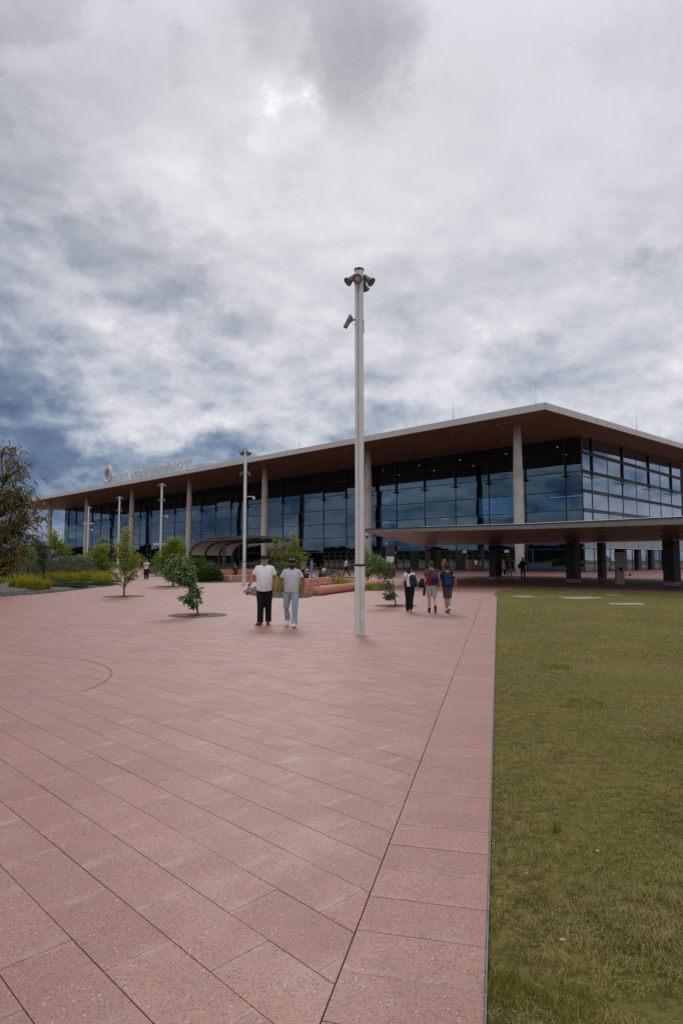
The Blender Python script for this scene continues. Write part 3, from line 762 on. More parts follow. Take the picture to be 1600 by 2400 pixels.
# side facade ground floor
M_clad = glass_mat('grey back painted glass', .22, (.0, .0, .0), (.75, .78, .8)); 
M_cladp = plain('grey panel', (.20, .21, .215), .25, .06, .4, bump=0)
for i in range(len(w_ed)-1):
    L_ = w_ed[i+1]-w_ed[i]
    shared('cladding_panel', 'cp%.2f' % L_, lambda b: box(b, -.05, .05, .02, L_-.02, 3.36, 5.46), M_cladp, (0, w_ed[i], 0))
part('ledge', lambda b: box(b, -.9, .12, -.1, 41, 3.19, 3.31), M_fascia, label='thin pale ledge along the side facade')
gw = [0, 3, 5.65, 8.3, 10.9, 12.2, 13.6, 16.4, 17.8, 19.2, 22.0, 23.4, 24.9, 28, 29.5, 31, 34.5, 37, 40]
for i in range(len(gw)-1):
    L_ = gw[i+1]-gw[i]
    if i in (5, 8, 11, 14, 16): shared('pier', 'pr%.2f' % L_, lambda b: box(b, -.35, .35, .1, L_-.1, 0.01, 3.18), M_dark2, (0, gw[i], 0))
    else:
        pane(L_, 3.1, 'w', 0, gw[i], .05, M_glassS)
        shared('door_post', 'dpo', lambda b: box(b, -.08, .08, -.05, .05, .01, 3.18), M_frame, (0, gw[i], 0))
# louvred end of the side facade and beyond
for k in range(34):
    shared('louvre', 'lv', lambda b: box(b, -.12, .12, 40.05, 47, .0, .14), M_frame, (0, 0, 8.4+k*.3))
part('plant_room_wall', lambda b: (box(b, .2, .5, 40.02, 74, .01, 19.2),), plain('dark grey wall', (.06, .062, .065), .7, .1, .3, bump=0))
part('rear_wall', lambda b: box(b, .5, TL, 73.5, 74, .01, 19.8), M_cladp)

# lightning rods on the roof
M_rod = plain('rod steel', (.32, .33, .35), .5, .1, 5, metal=.4, bump=0)
def roof_pt(t, w, dz=.73): return TM @ Vector((t, w, zs(w)+dz))
for (px, ph, t_, w_, lab) in ((1173.6, 2.3, 7.2, -19, 'short lightning rod on the roof edge left of the corner'), (1302.6, 3.4, -1.5, -15, 'tallest lightning rod just right of the roof corner'),
                         (1483, 2.7, -4.2, 8.3, 'lightning rod on the right roof slope near the picture edge'), (1533, 1.6, -4.2, 17, 'faint lightning rod beyond the others on the right roof slope'),
                         (828, 2.4, 35.3, -19, 'thin lightning rod on the roof just left of the main pole')):
    p = roof_pt(t_, w_); b = bmesh.new(); tube(b, [(0, 0, 0), (0, 0, ph*.45)], .035, 6); tube(b, [(0, 0, ph*.45), (0, 0, ph)], .018, 6)
    o = bobj('lightning_rod', b, M_rod); o.location = p; tag(o, lab, 'lightning rod', 'lightning rods along the roof')

# roof sign
M_let = plain('sign letter white', (.62, .62, .61), .5, .04, .5, bump=0)
M_letf = plain('sign letter face', (.10, .10, .11), .5, .04, .5, bump=0)
sgn = thing('roof_sign', 'white letters Western Sydney International Airport with round emblem on a truss above the roof edge', 'sign')
SW = wA+.55; sgn.matrix_world = TM @ Matrix.Translation((0, SW, zs(SW)+.73))
tL, tR = 103.5, 70.3
def q_of(x): return (x-800)/FPX
def t_at(x, w):                                       # t on the line w for picture column x
    q = q_of(x); ax = G0.x+S*w; ay = G0.y+S*w; return (ax-ay*q)/(S*(1+q))
tEm0, tEm1 = t_at(241, SW), t_at(258, SW); tTx0, tTx1 = t_at(258.5, SW), t_at(446.5, SW)
txt = 'Western Sydney International Airport'
cap = 1.55
adv = {}; cms = {}
for ch in set(txt.replace(' ', '')):
    me = text_mesh(ch, cap/.70, .07, .0); cms[ch] = me
    me2 = text_mesh('n'+ch+'n', cap/.70); nn = text_mesh('nn', cap/.70)
    ex = lambda m_: (min(v.co.x for v in m_.vertices), max(v.co.x for v in m_.vertices))
    adv[ch] = (ex(me2)[1]-ex(me2)[0])-(ex(nn)[1]-ex(nn)[0])
sp = cap*.38; tot = sum(adv.get(c, sp) for c in txt); sx = (tTx0-tTx1)/tot
x = 0.0
for ch in txt:
    if ch != ' ':
        if 'L'+ch not in mm:
            me = cms[ch]; me.transform(FACE @ Matrix.Diagonal((sx, 1, 1, 1)))
            me.materials.clear(); me.materials.append(M_let); me.materials.append(M_letf)
            for p in me.polygons: p.material_index = 1 if p.normal.y < -.5 else 0
            mm['L'+ch] = me
        o = bpy.data.objects.new('letter', mm['L'+ch]); C.objects.link(o); o.parent = sgn; o.location = (tTx0-x*sx, 0, .95)
    x += adv.get(ch, sp)
# emblem: thick tilted ring with an inner ring of ribs
b = bmesh.new(); ec = (tEm0+tEm1)/2; er = (tEm0-tEm1)/2*1.02; ez = .30+er*1.02
rz_ = 1.62
def ringpt(a, r, off=(0, 0)): return (ec+off[0]+r*math.cos(a), 0, ez+.35+off[1]+r*math.sin(a)*1.0)
nseg = 40; rings = []
for i in range(nseg):
    a = 2*math.pi*i/nseg; wv_ = .30*er*(1+.55*math.cos(a-2.4))
    o_, i_ = ringpt(a, er), ringpt(a, er-wv_)
    rings.append([b.verts.new((o_[0], -.25, o_[2])), b.verts.new((i_[0], -.12, i_[2])), b.verts.new((i_[0], .25, i_[2])), b.verts.new((o_[0], .25, o_[2]))])
for i in range(nseg):
    p, q = rings[i], rings[(i+1) % nseg]
    for k in range(4): b.faces.new((p[k], q[k], q[(k+1) % 4], p[(k+1) % 4]))
bobj('emblem_ring', b, M_let, sgn)
b = bmesh.new()
for i in range(26):
    a = 2*math.pi*i/26
    p0, p1 = ringpt(a, er*.78), ringpt(a, er*.40, (.1*er, .05*er)); tube(b, [(p0[0], .0, p0[2]), (p1[0], .0, p1[2])], .035, 5)
bobj('emblem_ribs', b, M_let, sgn)
bobj('emblem_back', (lambda b: (b.faces.new([b.verts.new((ec+er*.80*math.cos(2*math.pi*i/32), .18, ez+.35+er*.80*math.sin(2*math.pi*i/32))) for i in range(32)]), b)[1])(bmesh.new()), plain('emblem grey', (.22, .23, .25), .6, .05, bump=0), sgn)
b = bmesh.new()
for z, y in ((.72, .1), (.18, .1), (.72, .75), (.18, .75)): tube(b, [(tTx1-1.2, y, z), (tEm0+.3, y, z)], .045, 6)
n_ = 14
bobj('truss_rail', b, M_let, sgn)
for i in range(n_+1):
    t = tTx1-1.0+(tEm0-tTx1+1.0)*i/n_
    b = bmesh.new(); box(b, -.07, .07, .04, .16, -.02, .95); box(b, -.05, .05, .165, .72, .66, .74); tube(b, [(0, .9, 0), (0, .16, .7)], .04, 5)
    if i < n_: tube(b, [(0, .1, .18), ((tEm0-tTx1+1.0)/n_, .1, .72)], .035, 5)
    o = bobj('truss_post', b, M_let, sgn); o.location = (t, 0, 0)
b = bmesh.new()
for y in (.1, 2.2): tube(b, [(tTx1-1, y, .62), (tTx1-6.5, y, .5)], .05, 6)
for k in range(6): tube(b, [(tTx1-1-k*1.0, .1, .6), (tTx1-1.5-k*1.0, 2.2, .55)], .04, 5)
bobj('truss_end', b, M_let, sgn)

# ------------------------------------------------------------------ low entrance canopy
M_cfas = plain('grey canopy edge', (.155, .155, .158), .45, .05, 1, bump=0, metal=.0)
def gloss_soffit():
    m = MT('glossy brown canopy soffit'); t = m.n('ShaderNodeTexCoord').outputs['Object']
    m.col(m.mix(m.mr(m.noise(t, .5, 3), .3, .7), (.27, .155, .13), (.32, .185, .16)))
    m.p.inputs['Roughness'].default_value = .32; m.p.inputs['Specular IOR Level'].default_value = .55; return m.m
M_csof = gloss_soffit()
cn = thing('entrance_canopy', 'low wide canopy with grey edge and glossy pinkish brown soffit before the terminal', 'canopy')
E0, E1, E2, E3 = Vector((1.4, 39)), Vector((10.5, 34.6)), Vector((16.2, 30.0)), Vector((27.5, 20.8))
R0 = Vector((6.3, 53.0)); Rp = Vector((27.5, 26.4)); Bk0 = Vector((16, 66)); Bk3 = Vector((42, 38))
e_r = Vector((-.56, .83))
ridge = [R0, Vector((7.8, 57))+e_r*(-2), Vector((11.96, 49.5)), Vector((15.9, 43.7)), Vector((19.7, 38)), Rp]
ridge = [R0, Vector((11.96, 49.2)), Vector((15.9, 43.7)), Vector((19.7, 38)), Rp]
EZ, RZ = 3.32, 2.82
P1 = [E0, E1, E2, E3, Rp, Vector((19.7, 38)), Vector((15.9, 43.7)), Vector((11.96, 49.2)), R0]
def dist_poly(p, L_): 
    best = 1e9
    for a, b_ in zip(L_, L_[1:]):
        ab = b_-a; t = max(0, min(1, (p-a).dot(ab)/ab.dot(ab))); best = min(best, (p-(a+ab*t)).length)
    return best
def zsof(p):
    de = dist_poly(p, [E0, E1, E2, E3]); dr = dist_poly(p, ridge); return EZ+(RZ-EZ)*de/(de+dr+1e-6)
def u_of(p): return -p[0]*S+p[1]*S
us = [u_of(p) for p in P1]; u0, u1 = min(us), max(us); nstr = int((u1-u0)/.92)
P1t = [tuple(p) for p in P1]
for i in range(nstr+1):
    a = u0+i*.92; bq = a+.92-.12
    q = clip(P1t, S, -S, -a); q = clip(q, -S, S, bq) if q else q
    if len(q) < 3 or area(q) < .01: continue
    if sum(q[k][0]*q[(k+1) % len(q)][1]-q[(k+1) % len(q)][0]*q[k][1] for k in range(len(q))) > 0: q = q[::-1]
    bm = bmesh.new(); lo = [bm.verts.new((p[0], p[1], zsof(Vector(p)))) for p in q]; hi = [bm.verts.new((p[0], p[1], zsof(Vector(p))+.03)) for p in q]
    bm.faces.new(lo); bm.faces.new(hi[::-1])
    for k in range(len(q)): bm.faces.new((lo[k], hi[k], hi[(k+1) % len(q)], lo[(k+1) % len(q)]))
    bobj('soffit_panel', bm, M_csof, cn)
# core above the strips and rear soffit
bm = bmesh.new()
def poly3(pts_, up=False):
    vs_ = [bm.verts.new(p) for p in pts_]; f = bm.faces.new(vs_); bmesh.ops.triangulate(bm, faces=[f])
poly3([(p.x, p.y, zsof(p)+.04) for p in P1])
bobj('canopy_core', bm, M_dark2, cn)
bm = bmesh.new()
poly3([(p.x, p.y, RZ) for p in ridge]+[(Bk3.x, Bk3.y, 3.2), (Bk0.x, Bk0.y, 3.2)])
bobj('rear_soffit', bm, M_csof, cn)
bm = bmesh.new(); TZ = 3.70
rim_t = [(E0, 3.53), (E1, 3.60), (E2, 3.67), (E3, 3.78), (Bk3, 3.8), (Bk0, 3.7), (R0, 3.6)]
poly3([(p.x, p.y, z-.01) for p, z in rim_t])
bobj('canopy_top', bm, M_cfas, cn)
def fascia(a, za, b_, zb, n):
    for i in range(n):
        p = a+(b_-a)*(i/n); q = a+(b_-a)*((i+1)/n); g = (q-p).normalized()*.008; p = p+g; q = q-g
        z0, z1 = za+(zb-za)*i/n, za+(zb-za)*(i+1)/n; nr = Vector((q-p).to_3d()).cross(Vector((0, 0, 1))).normalized()*.05
        ins = -nr*1
        bm = bmesh.new(); pts_ = []
        for r_, zt in ((p, z0), (q, z1)):
            pts_ += [Vector((r_.x, r_.y, EZ-.02)), Vector((r_.x, r_.y, EZ-.02))+ins, Vector((r_.x, r_.y, zt))+ins*3.2, Vector((r_.x, r_.y, zt))+ins*2.2]
        v = [bm.verts.new(k) for k in pts_]
        for f in ((0, 1, 2, 3), (7, 6, 5, 4), (0, 3, 7, 4), (1, 5, 6, 2), (3, 2, 6, 7), (0, 4, 5, 1)): bm.faces.new([v[k] for k in f])
        bmesh.ops.recalc_face_normals(bm, faces=bm.faces)
        bobj('edge_panel', bm, M_cfas, cn)
fascia(E0, 3.53, E1, 3.60, 4); fascia(E1, 3.60, E2, 3.67, 2); fascia(E2, 3.67, E3, 3.78, 4)
bm = bmesh.new(); tp = E0+(E1-E0)*.36
def lip(p, z): return Vector((p.x, p.y, z+.012))
tube(bm, [lip(tp, 3.56), lip(E1, 3.60), lip(E2, 3.67), lip(E3, 3.78)], [.006, .016, .018, .018], 6)
bobj('edge_trim', bm, plain('bright trim', (.75, .75, .74), .35, .03, bump=0), cn)
M_pier = plain('charcoal pier', (.010, .010, .0105), .5, .15, 3, bump=0)
M_plinth = plain('steel plinth', (.20, .195, .19), .45, .1, 3, metal=.3, bump=0)
pil = [(19.7, 38.0), (15.9, 43.7), (11.96, 49.5), (7.9, 56.2)]
ang = math.atan2(.83, -.56)
rowlab = ['nearest dark canopy pier at the right edge of the picture', 'second dark canopy pier from the right edge', 'dark canopy pier left of the two walkers', 'dark canopy pier behind the three backpackers']
for i, (x, y) in enumerate(pil):
    M = Matrix.Rotation(ang, 4, 'Z')
    for name, fn, mt in (('pier', lambda b: [box(b, -.345, -.006, -.345, .345, .32, 2.80, M), box(b, .006, .345, -.345, .345, .32, 2.80, M)], M_pier),
                         ('pier_plinth', lambda b: [box(b, -.345, -.008, -.355, .355, .06, .315, M), box(b, .008, .345, -.355, .355, .06, .315, M)], M_plinth),
                         ('pier_foot', lambda b: [box(b, -.30, .30, -.30, .30, -.01, .058, M)], M_gap)):
        b = bmesh.new(); fn(b); o = bobj(name, b, mt, cn); o.location = (x, y, 0)
    b = bmesh.new(); box(b, -.16, .16, -.16, .16, -.12, .12); o = bobj('speaker_box', b, M_gap, cn); o.location = (x-.30, y-.50, 2.45)
b = bmesh.new(); box(b, -.235, .235, -.235, .235, .30, 2.95, Matrix.Rotation(.5, 4, 'Z')); o = bobj('rear_post', b, plain('brown grey post', (.05, .043, .045), .5, .1, bump=0), cn); o.location = (20.2, 49.4, 0)
b = bmesh.new(); box(b, -.24, .24, -.24, .24, 0, .295, Matrix.Rotation(.5, 4, 'Z')); o = bobj('post_plinth', b, plain('pinkish plinth', (.22, .16, .15), .5, .1, bump=0), cn); o.location = (20.2, 49.4, 0)
for p in (Vector((9.0, 43.5)), Vector((14.0, 39.5)), Vector((19, 33.8))):
    z = zsof(p); b = bmesh.new(); box(b, -.28, .28, -.05, .05, -.012, .0); o = bobj('soffit_slot', b, M_gap, cn); o.location = (p.x, p.y, z-.003)
# ------------------------------------------------------------------ light poles
M_pole = plain('pole paint', (.64, .65, .63), .42, .05, 1.5, bump=.05)
M_polep = plain('pole hatch', (.55, .56, .46), .5, .05, 3, bump=.05)
M_lamp = plain('lamp housing grey', (.13, .135, .14), .42, .1, 8, metal=.3, bump=.05)
M_lampd = plain('lamp rim dark', (.025, .025, .027), .4, .1, 8, bump=0)
M_lens = plain('lamp glass', (.16, .15, .14), .12, .1, 8, bump=0, spec=.7)
M_warm = plain('warm reflector', (.22, .13, .09), .3, .1, 8, bump=0)
M_cam = plain('camera white', (.62, .63, .63), .4, .05, 3, bump=0)
M_black = plain('black rubber', (.015, .015, .016), .55, .1, 5, bump=0)
def dirM(d, c):
    d = Vector(d).normalized(); q = d.to_track_quat('Z', 'Y').to_matrix().to_4x4(); q.translation = Vector(c); return q
def lath(bm, prof, seg, M):
    rings = [[bm.verts.new(M @ Vector((r*math.cos(2*math.pi*k/seg), r*math.sin(2*math.pi*k/seg), z))) for k in range(seg)] for r, z in prof]
    for a, b in zip(rings, rings[1:]):
        for k in range(seg): bm.faces.new((a[k], a[(k+1) % seg], b[(k+1) % seg], b[k]))
    bm.faces.new(rings[0][::-1]); bm.faces.new(rings[-1])
def spot(root, c, d, s=1.0, lens=None, seg=20):
    """bell shaped floodlight aiming along d, yoke back to the pole"""
    c = Vector(c); d = Vector(d).normalized(); M = dirM(d, c)
    b = bmesh.new(); lath(b, [(.030*s, -.16*s), (.055*s, -.155*s), (.058*s, -.06*s), (.066*s, -.04*s), (.092*s, .075*s), (.098*s, .08*s)], seg, M)
    for k in (-1, 1): box(b, k*.062*s-.006, k*.062*s+.006, -.02*s, .02*s, -.13*s, .0, M)
    h = bobj('lamp_head', b, M_lamp, root, True)
    b = bmesh.new(); lath(b, [(.100*s, .074*s), (.106*s, .078*s), (.106*s, .098*s), (.096*s, .100*s), (.094*s, .088*s)], seg, M); bobj('rim', b, M_lampd, h)
    b = bmesh.new(); lath(b, [(.092*s, .0885*s), (.050*s, .090*s)], seg, M); bobj('lens', b, lens or M_lens, h)
    if lens: 
        b = bmesh.new(); lath(b, [(.046*s, .0905*s), (.040*s, .096*s)], seg, M); bobj('lamp_centre', b, plain('lamp centre', (.40, .30, .24), .3, .1, 8, bump=0), h)
    b = bmesh.new(); back = c-d*.09*s; o = Vector((c.x, c.y, 0)); ax = Vector((0, 0, 0))
    inn = Vector((c.x*.36, c.y*.36, c.z-.01))
    tube(b, [back, inn], .016*s, 6); tube(b, [back+Vector((0, 0, .06)), (back+inn)/2+Vector((0, 0, .085)), inn+Vector((0, 0, .02))], .006, 5)
    tube(b, [(back+inn)/2, Vector((inn.x*1.5, inn.y*1.5, inn.z-.09)), inn-Vector((0, 0, .10))], .006, 5)
    bobj('yoke', b, M_lampd, h)
def light_pole(loc, H, lab, big=False, arm=True, globes=None, group='tall light poles across the plaza'):
    r = thing('light_pole', lab, 'light pole', loc, 0, group)
    zc_ = 1.50
    seg = 28 if big else 14
    def grooved(b, rad, z0, z1, seg=seg, g=big):
        n = 40 if g else seg; out = []
        for k in range(n):
            a = 2*math.pi*k/n-math.pi/2; rr = rad
            if g and k in (0, 39): rr = rad*.86
            if g and k in (2, 37): rr = rad*.985
            out.append((rr*math.cos(a+.16-.25), rr*math.sin(a+.16-.25)))
        prism(b, out, z0, z1)
    b = bmesh.new(); grooved(b, .098, zc_+.02, H-.04); bobj('upper_mast', b, M_pole, r, False)
    b = bmesh.new(); grooved(b, .113, 0, zc_-.02); bobj('lower_mast', b, M_pole, r, False)
    b = bmesh.new(); lathe(b, [(.120, zc_-.02), (.120, zc_+.025)], 28); bobj('collar', b, M_black, r)
    b = bmesh.new(); lathe(b, [(.112, H-.04), (.112, H-.005), (.09, H)], 28); bobj('cap', b, M_lampd, r)
    z = H-.27
    if big:
        b = bmesh.new(); box(b, -.034, -.029, -.0962, -.088, zc_+.03, H-.45); bobj('mast_slot', b, M_lampd, r)
    if big:
        spot(r, (-.20, -.09, z-.02), (-.62, -.20, -.62)); spot(r, (-.03, -.26, z-.09), (-.14, -.93, -.30), lens=M_warm)
        spot(r, (.22, -.02, z), (.62, -.22, -.60)); spot(r, (.12, .26, z-.02), (.30, .62, -.62))
        # narrow beam projector lower on the left
        c = Vector((-.235, -.05, 6.98)); d = Vector((-.42, -.12, -.80)).normalized(); M = dirM(d, c)
        b = bmesh.new(); lath(b, [(.045, -.10), (.058, -.09), (.058, .02), (.050, .03), (.050, .17), (.054, .175)], 20, M); box(b, -.075, -.045, -.05, .05, -.16, .02, M)
        for k in range(5): box(b, -.085, -.078, -.05, .05, -.15+k*.035, -.135+k*.035, M)
        h = bobj('projector', b, M_lamp, r, False)
        b = bmesh.new(); tube(b, [c+Vector((.02, 0, 0)), (-.10, 0, 7.03)], .02, 6); tube(b, [(-.10, 0, 6.90), (-.16, -.02, 6.93), (-.17, -.02, 7.0)], .006, 5); tube(b, [c+Vector((-.02, 0, .12)), c+Vector((.05, 0, .15)), c+Vector((.08, 0, .07))], .006, 5); bobj('yoke', b, M_lampd, h)
        b = bmesh.new(); box(b, .097, .106, -.03, .0, 6.72, 7.02); ball(b, (.104, -.015, 6.98), .012, 8, 6); ball(b, (.104, -.015, 6.74), .012, 8, 6); bobj('clamp_strip', b, M_lampd, r)
        def hatch(b, z0, z1):
            n = 8; a0, a1 = -math.pi/2+.12, -math.pi/2+1.12; rr = .1152
            p = [(rr*math.cos(a0+(a1-a0)*i/n), rr*math.sin(a0+(a1-a0)*i/n)) for i in range(n+1)]; q = [(.9*x, .9*y) for x, y in p[::-1]]
            prism(b, p+q, z0, z1)
        for z0, z1 in ((.55, 1.05), (.03, .31)):
            b = bmesh.new(); hatch(b, z0, z1); o = bobj('hatch', b, M_polep, r)
            b = bmesh.new(); ball(b, (.045, -.1085, z1-.02), .005, 6, 5); ball(b, (.045, -.1085, z0+.03), .005, 6, 5); bobj('screw', b, M_lamp, o)
        b = bmesh.new(); tube(b, [(.115*math.cos(-math.pi/2+.10), .115*math.sin(-math.pi/2+.10), .02), (.115*math.cos(-math.pi/2+.10), .115*math.sin(-math.pi/2+.10), zc_-.03)], .003, 4); bobj('door_seam', b, M_lampd, r)
    else:
        s = 1.25
        for a in (-.3, .55, 2.6, 3.5, 1.57): spot(r, (.25*math.cos(a), .25*math.sin(a), z), (.6*math.cos(a), .6*math.sin(a), -.55), s, seg=12)
        zz = H-1.65
        for sgn_ in (-1, 1):
            M = dirM((sgn_*.5, -.1, -.8), (sgn_*.24, -.03, zz)); b = bmesh.new(); lath(b, [(.05, -.14), (.062, -.12), (.062, .04), (.055, .18)], 10, M); h = bobj('projector', b, M_lamp, r)
            b = bmesh.new(); tube(b, [(sgn_*.22, 0, zz), (sgn_*.09, 0, zz+.05)], .02, 5); bobj('yoke', b, M_lampd, h)
        if arm:
            za = arm if arm is not True else H*.645
            b = bmesh.new(); tube(b, [(.1, 0, za), (.60, 0, za)], .028, 6); h = bobj('camera_arm', b, M_cam, r)
            b = bmesh.new(); lathe(b, [(.07, za-.10), (.09, za-.14), (.09, za-.06), (.03, za-.03)], 12, (.58, 0)); ball(b, (.58, 0, za-.15), .075, 10, 8); bobj('dome_camera', b, M_cam, h)
        if globes:
            b = bmesh.new(); tube(b, [(-.62, 0, globes), (.62, 0, globes)], .025, 6); h = bobj('cross_arm', b, M_cam, r)
            for gx_ in (-.58, -.30, .30, .58):
                b = bmesh.new(); ball(b, (gx_, 0, globes-.09), (.11, .11, .09), 10, 8); bobj('dome_camera', b, M_cam, h)
    return r
p = gp(843, 1487); light_pole((p.x, p.y, 0), 8.21, 'tall pale light pole nearest the camera with four bell floodlights and black collar', True)
for (bx, tx_, ty_, Y, lab, arm, gl) in ((571.3, 575.5, 1052, 41.5, 'light pole with a dome camera arm beside the curved shelter', True, None),
      (375, 380, 1132, 62, 'light pole behind the leafy round tree, with a row of four dome cameras', True, 3.2), (277, 281, 1163, 74, 'light pole rising above the young tree left of centre, before the glass front', False, None),
      (203, 208.7, 1186, 86, 'light pole in front of the leftmost glass bays, with a dome camera arm', True, 6.6), (85, 86, 1217, 114, 'thin far light pole showing beside the big gum tree', False, None)):
    top = ap(tx_, ty_, Y); light_pole((top.x, Y, 0), top.z, lab, False, arm, gl)

# ------------------------------------------------------------------ planting
def leaves(rs, cen_, size, ratio=.38, droop=.3, fold=.25):
    n = len(cen_); az = rs.uniform(0, 2*np.pi, n); el = rs.uniform(-.5, .5, n)-droop
    d = np.stack([np.cos(az)*np.cos(el), np.sin(az)*np.cos(el), np.sin(el)], 1)
    r = rs.normal(size=(n, 3)); r -= d*(r*d).sum(1)[:, None]; r /= np.linalg.norm(r, axis=1)[:, None]
    nn = np.cross(d, r); L_ = size*rs.uniform(.65, 1.25, n)[:, None]; W = L_*ratio/2
    V = np.stack([cen_, cen_+d*L_*.5+r*W+nn*L_*fold*.25, cen_+d*L_, cen_+d*L_*.5-r*W+nn*L_*fold*.25], 1)
    b = np.arange(n)[:, None]*4; F = np.concatenate([b+np.array([[0, 1, 2]]), b+np.array([[0, 2, 3]])])
    return V.reshape(-1, 3), F
G_yel = leafmat('yellow green leaves', [(.08, .13, .018), (.21, .27, .025), (.38, .41, .04), (.62, .58, .09)], .5, .35)
G_lush = leafmat('fresh green leaves', [(.05, .10, .014), (.14, .24, .022), (.27, .38, .03), (.45, .52, .06)], .5, .35)
G_dark = leafmat('glossy dark leaves', [(.028, .060, .014), (.075, .14, .030), (.17, .26, .08), (.46, .52, .36)], .35, .15)
G_gum = leafmat('gum leaves', [(.07, .035, .016), (.07, .08, .025), (.15, .155, .045), (.28, .12, .05), (.34, .37, .13)], .4, .15)
G_grey = leafmat('grey green leaves', [(.04, .06, .03), (.085, .12, .055), (.16, .20, .11)], .6, .2)
M_bark = plain('young bark', (.16, .105, .085), .85, .25, 12, bump=.3)
M_barkd = plain('dark bark', (.06, .04, .032), .9, .25, 12, bump=.3)
M_mat_ = plain('brown tree grate', (.105, .050, .038), .75, .12, 6, bump=.15)
M_hole = plain('planting soil', (.030, .022, .018), .95, .3, 12, bump=.5)
M_stake = plain('bamboo stake', (.42, .33, .10), .6, .1, 10, bump=0)
def tree(name, lab, base, Y, trunk, ells, nb, nl, size, mat, cat='tree', bark=None, ratio=.42, droop=.25, trad=.035, seed=1, group=None, spread=1.0, dscale=.8, stems=None, trunkname='trunk', cl=.10, tone_top=.25):
    """trunk: pixel polyline at depth Y (tells height and lean); ells: crown ellipses (cx, cy, rx, ry) at the same depth"""
    rs = np.random.RandomState(seed); rd = random.Random(seed)
    b0 = gp(*base) if base[1] > 1325 and abs(gp(*base).y-Y) < 1.5 else Vector((ap(base[0], 1300, Y).x, Y, 0))
    root = thing(name, lab, cat, b0, 0, group)
    tp = [ap(x, y, b0.y)-b0 for x, y in trunk]; tp[0] = Vector((0, 0, -.05)) if not stems else tp[0]
    px = b0.y/FPX
    b = bmesh.new(); k = len(tp); tube(b, tp, [trad*(1-.75*i/(k-1)) for i in range(k)], 7)
    br = []
    for (cx, cy, rx, ry, wgt) in [(*e, 1.0) if len(e) == 4 else e for e in ells]:
        c = ap(cx, cy, b0.y)-b0
        for i in range(max(1, int(nb*wgt))):
            while True:
                q = Vector((rd.uniform(-1, 1), rd.uniform(-1, 1), rd.uniform(-1, 1)))
                if .45 < q.length < 1: break
            end = c+Vector((q.x*rx*px*1.06, q.y*rx*px*dscale, q.z*ry*px*1.06))
            # start: trunk point below the end
            best = min(tp[1:], key=lambda t: (t-end).length+max(0, t.z-end.z+.1)*3)
            j = tp.index(best); st = tp[j-1]+(best-tp[j-1])*rd.uniform(.5, 1)
            mid = (st+end)/2+Vector((0, 0, .06*(end-st).length))+Vector((rd.uniform(-1, 1), rd.uniform(-1, 1), rd.uniform(-.5, .5)))*.07*(end-st).length
            br.append((st, mid, end)); tube(b, [st, mid, end], [trad*.32, trad*.2, .004], 4, cap=False)
    bobj(trunkname, b, bark or M_bark, root, True)
    P = []; 
    for (st, mid, end) in br:
        m = rd.randint(int(nl*.5), int(nl*1.5))
        for _ in range(m):
            t = rd.uniform(.45, 1.06); p_ = st.lerp(mid, t*2) if t < .5 else mid.lerp(end, t*2-1)
            s_ = cl*spread; P.append(p_+Vector((rd.gauss(0, s_), rd.gauss(0, s_), rd.gauss(0, s_*.8))))
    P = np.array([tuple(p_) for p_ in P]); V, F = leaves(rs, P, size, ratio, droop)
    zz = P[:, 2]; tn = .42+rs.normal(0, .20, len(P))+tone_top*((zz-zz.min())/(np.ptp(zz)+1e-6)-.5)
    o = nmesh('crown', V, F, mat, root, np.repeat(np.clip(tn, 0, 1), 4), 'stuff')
    return root, b0
def grate(b0, r, lab, hole=.36):
    b = bmesh.new(); n = 56; o_ = disc_outline(0, 0, r, n); i_ = disc_outline(0, 0, r*hole, n); 
    O = [b.verts.new((*p_, .006)) for p_ in o_]; I = [b.verts.new((*p_, .008)) for p_ in i_]; O2 = [b.verts.new((*p_, -.02)) for p_ in o_]; I2 = [b.verts.new((*p_, -.02)) for p_ in i_]
    for k in range(n):
        j = (k+1) % n
        b.faces.new((O[k], O[j], I[j], I[k])); b.faces.new((O2[k], O2[j], O[j], O[k])); b.faces.new((I[k], I[j], I2[j], I2[k]))
    t = thing('tree_grate', lab, 'tree grate', (b0.x, b0.y, 0), 0, 'round tree grates in the paving')
    bobj('grate_ring', b, M_mat_, t)
    b = bmesh.new(); prism(b, disc_outline(0, 0, r*hole*1.01, 40), -.02, .0045); bobj('soil', b, M_hole, t)
    b = bmesh.new(); rd = random.Random(int(r*1000)+int(b0.x*10))
    for _ in range(26):
        a = rd.uniform(0, 6.28); q = r*hole*math.sqrt(rd.random())*.9; s_ = rd.uniform(.012, .03); ball(b, (q*math.cos(a), q*math.sin(a), .012), (s_, s_, s_*.6), 5, 4)
    bobj('mulch_chips', b, M_barkd, t, kind='stuff')
TG = 'young trees in round grates'
r_, b0 = tree('young_tree', 'sparse yellow green young tree in a round grate, left of centre', (291, 1398), 28, [(291, 1398), (292, 1365), (294, 1335), (296, 1300), (299, 1262), (303, 1240)],
     [(296, 1318, 32, 28), (292, 1285, 22, 26, .8), (299, 1252, 10, 20, .4), (262, 1345, 14, 7, .2), (318, 1345, 12, 10, .2), (325, 1310, 14, 12, .25)], 32, 36, .11, G_yel, trad=.04, seed=3, group=TG, cl=.085)
grate(b0, .90, 'round brown grate under the sparse yellow green tree left of centre')
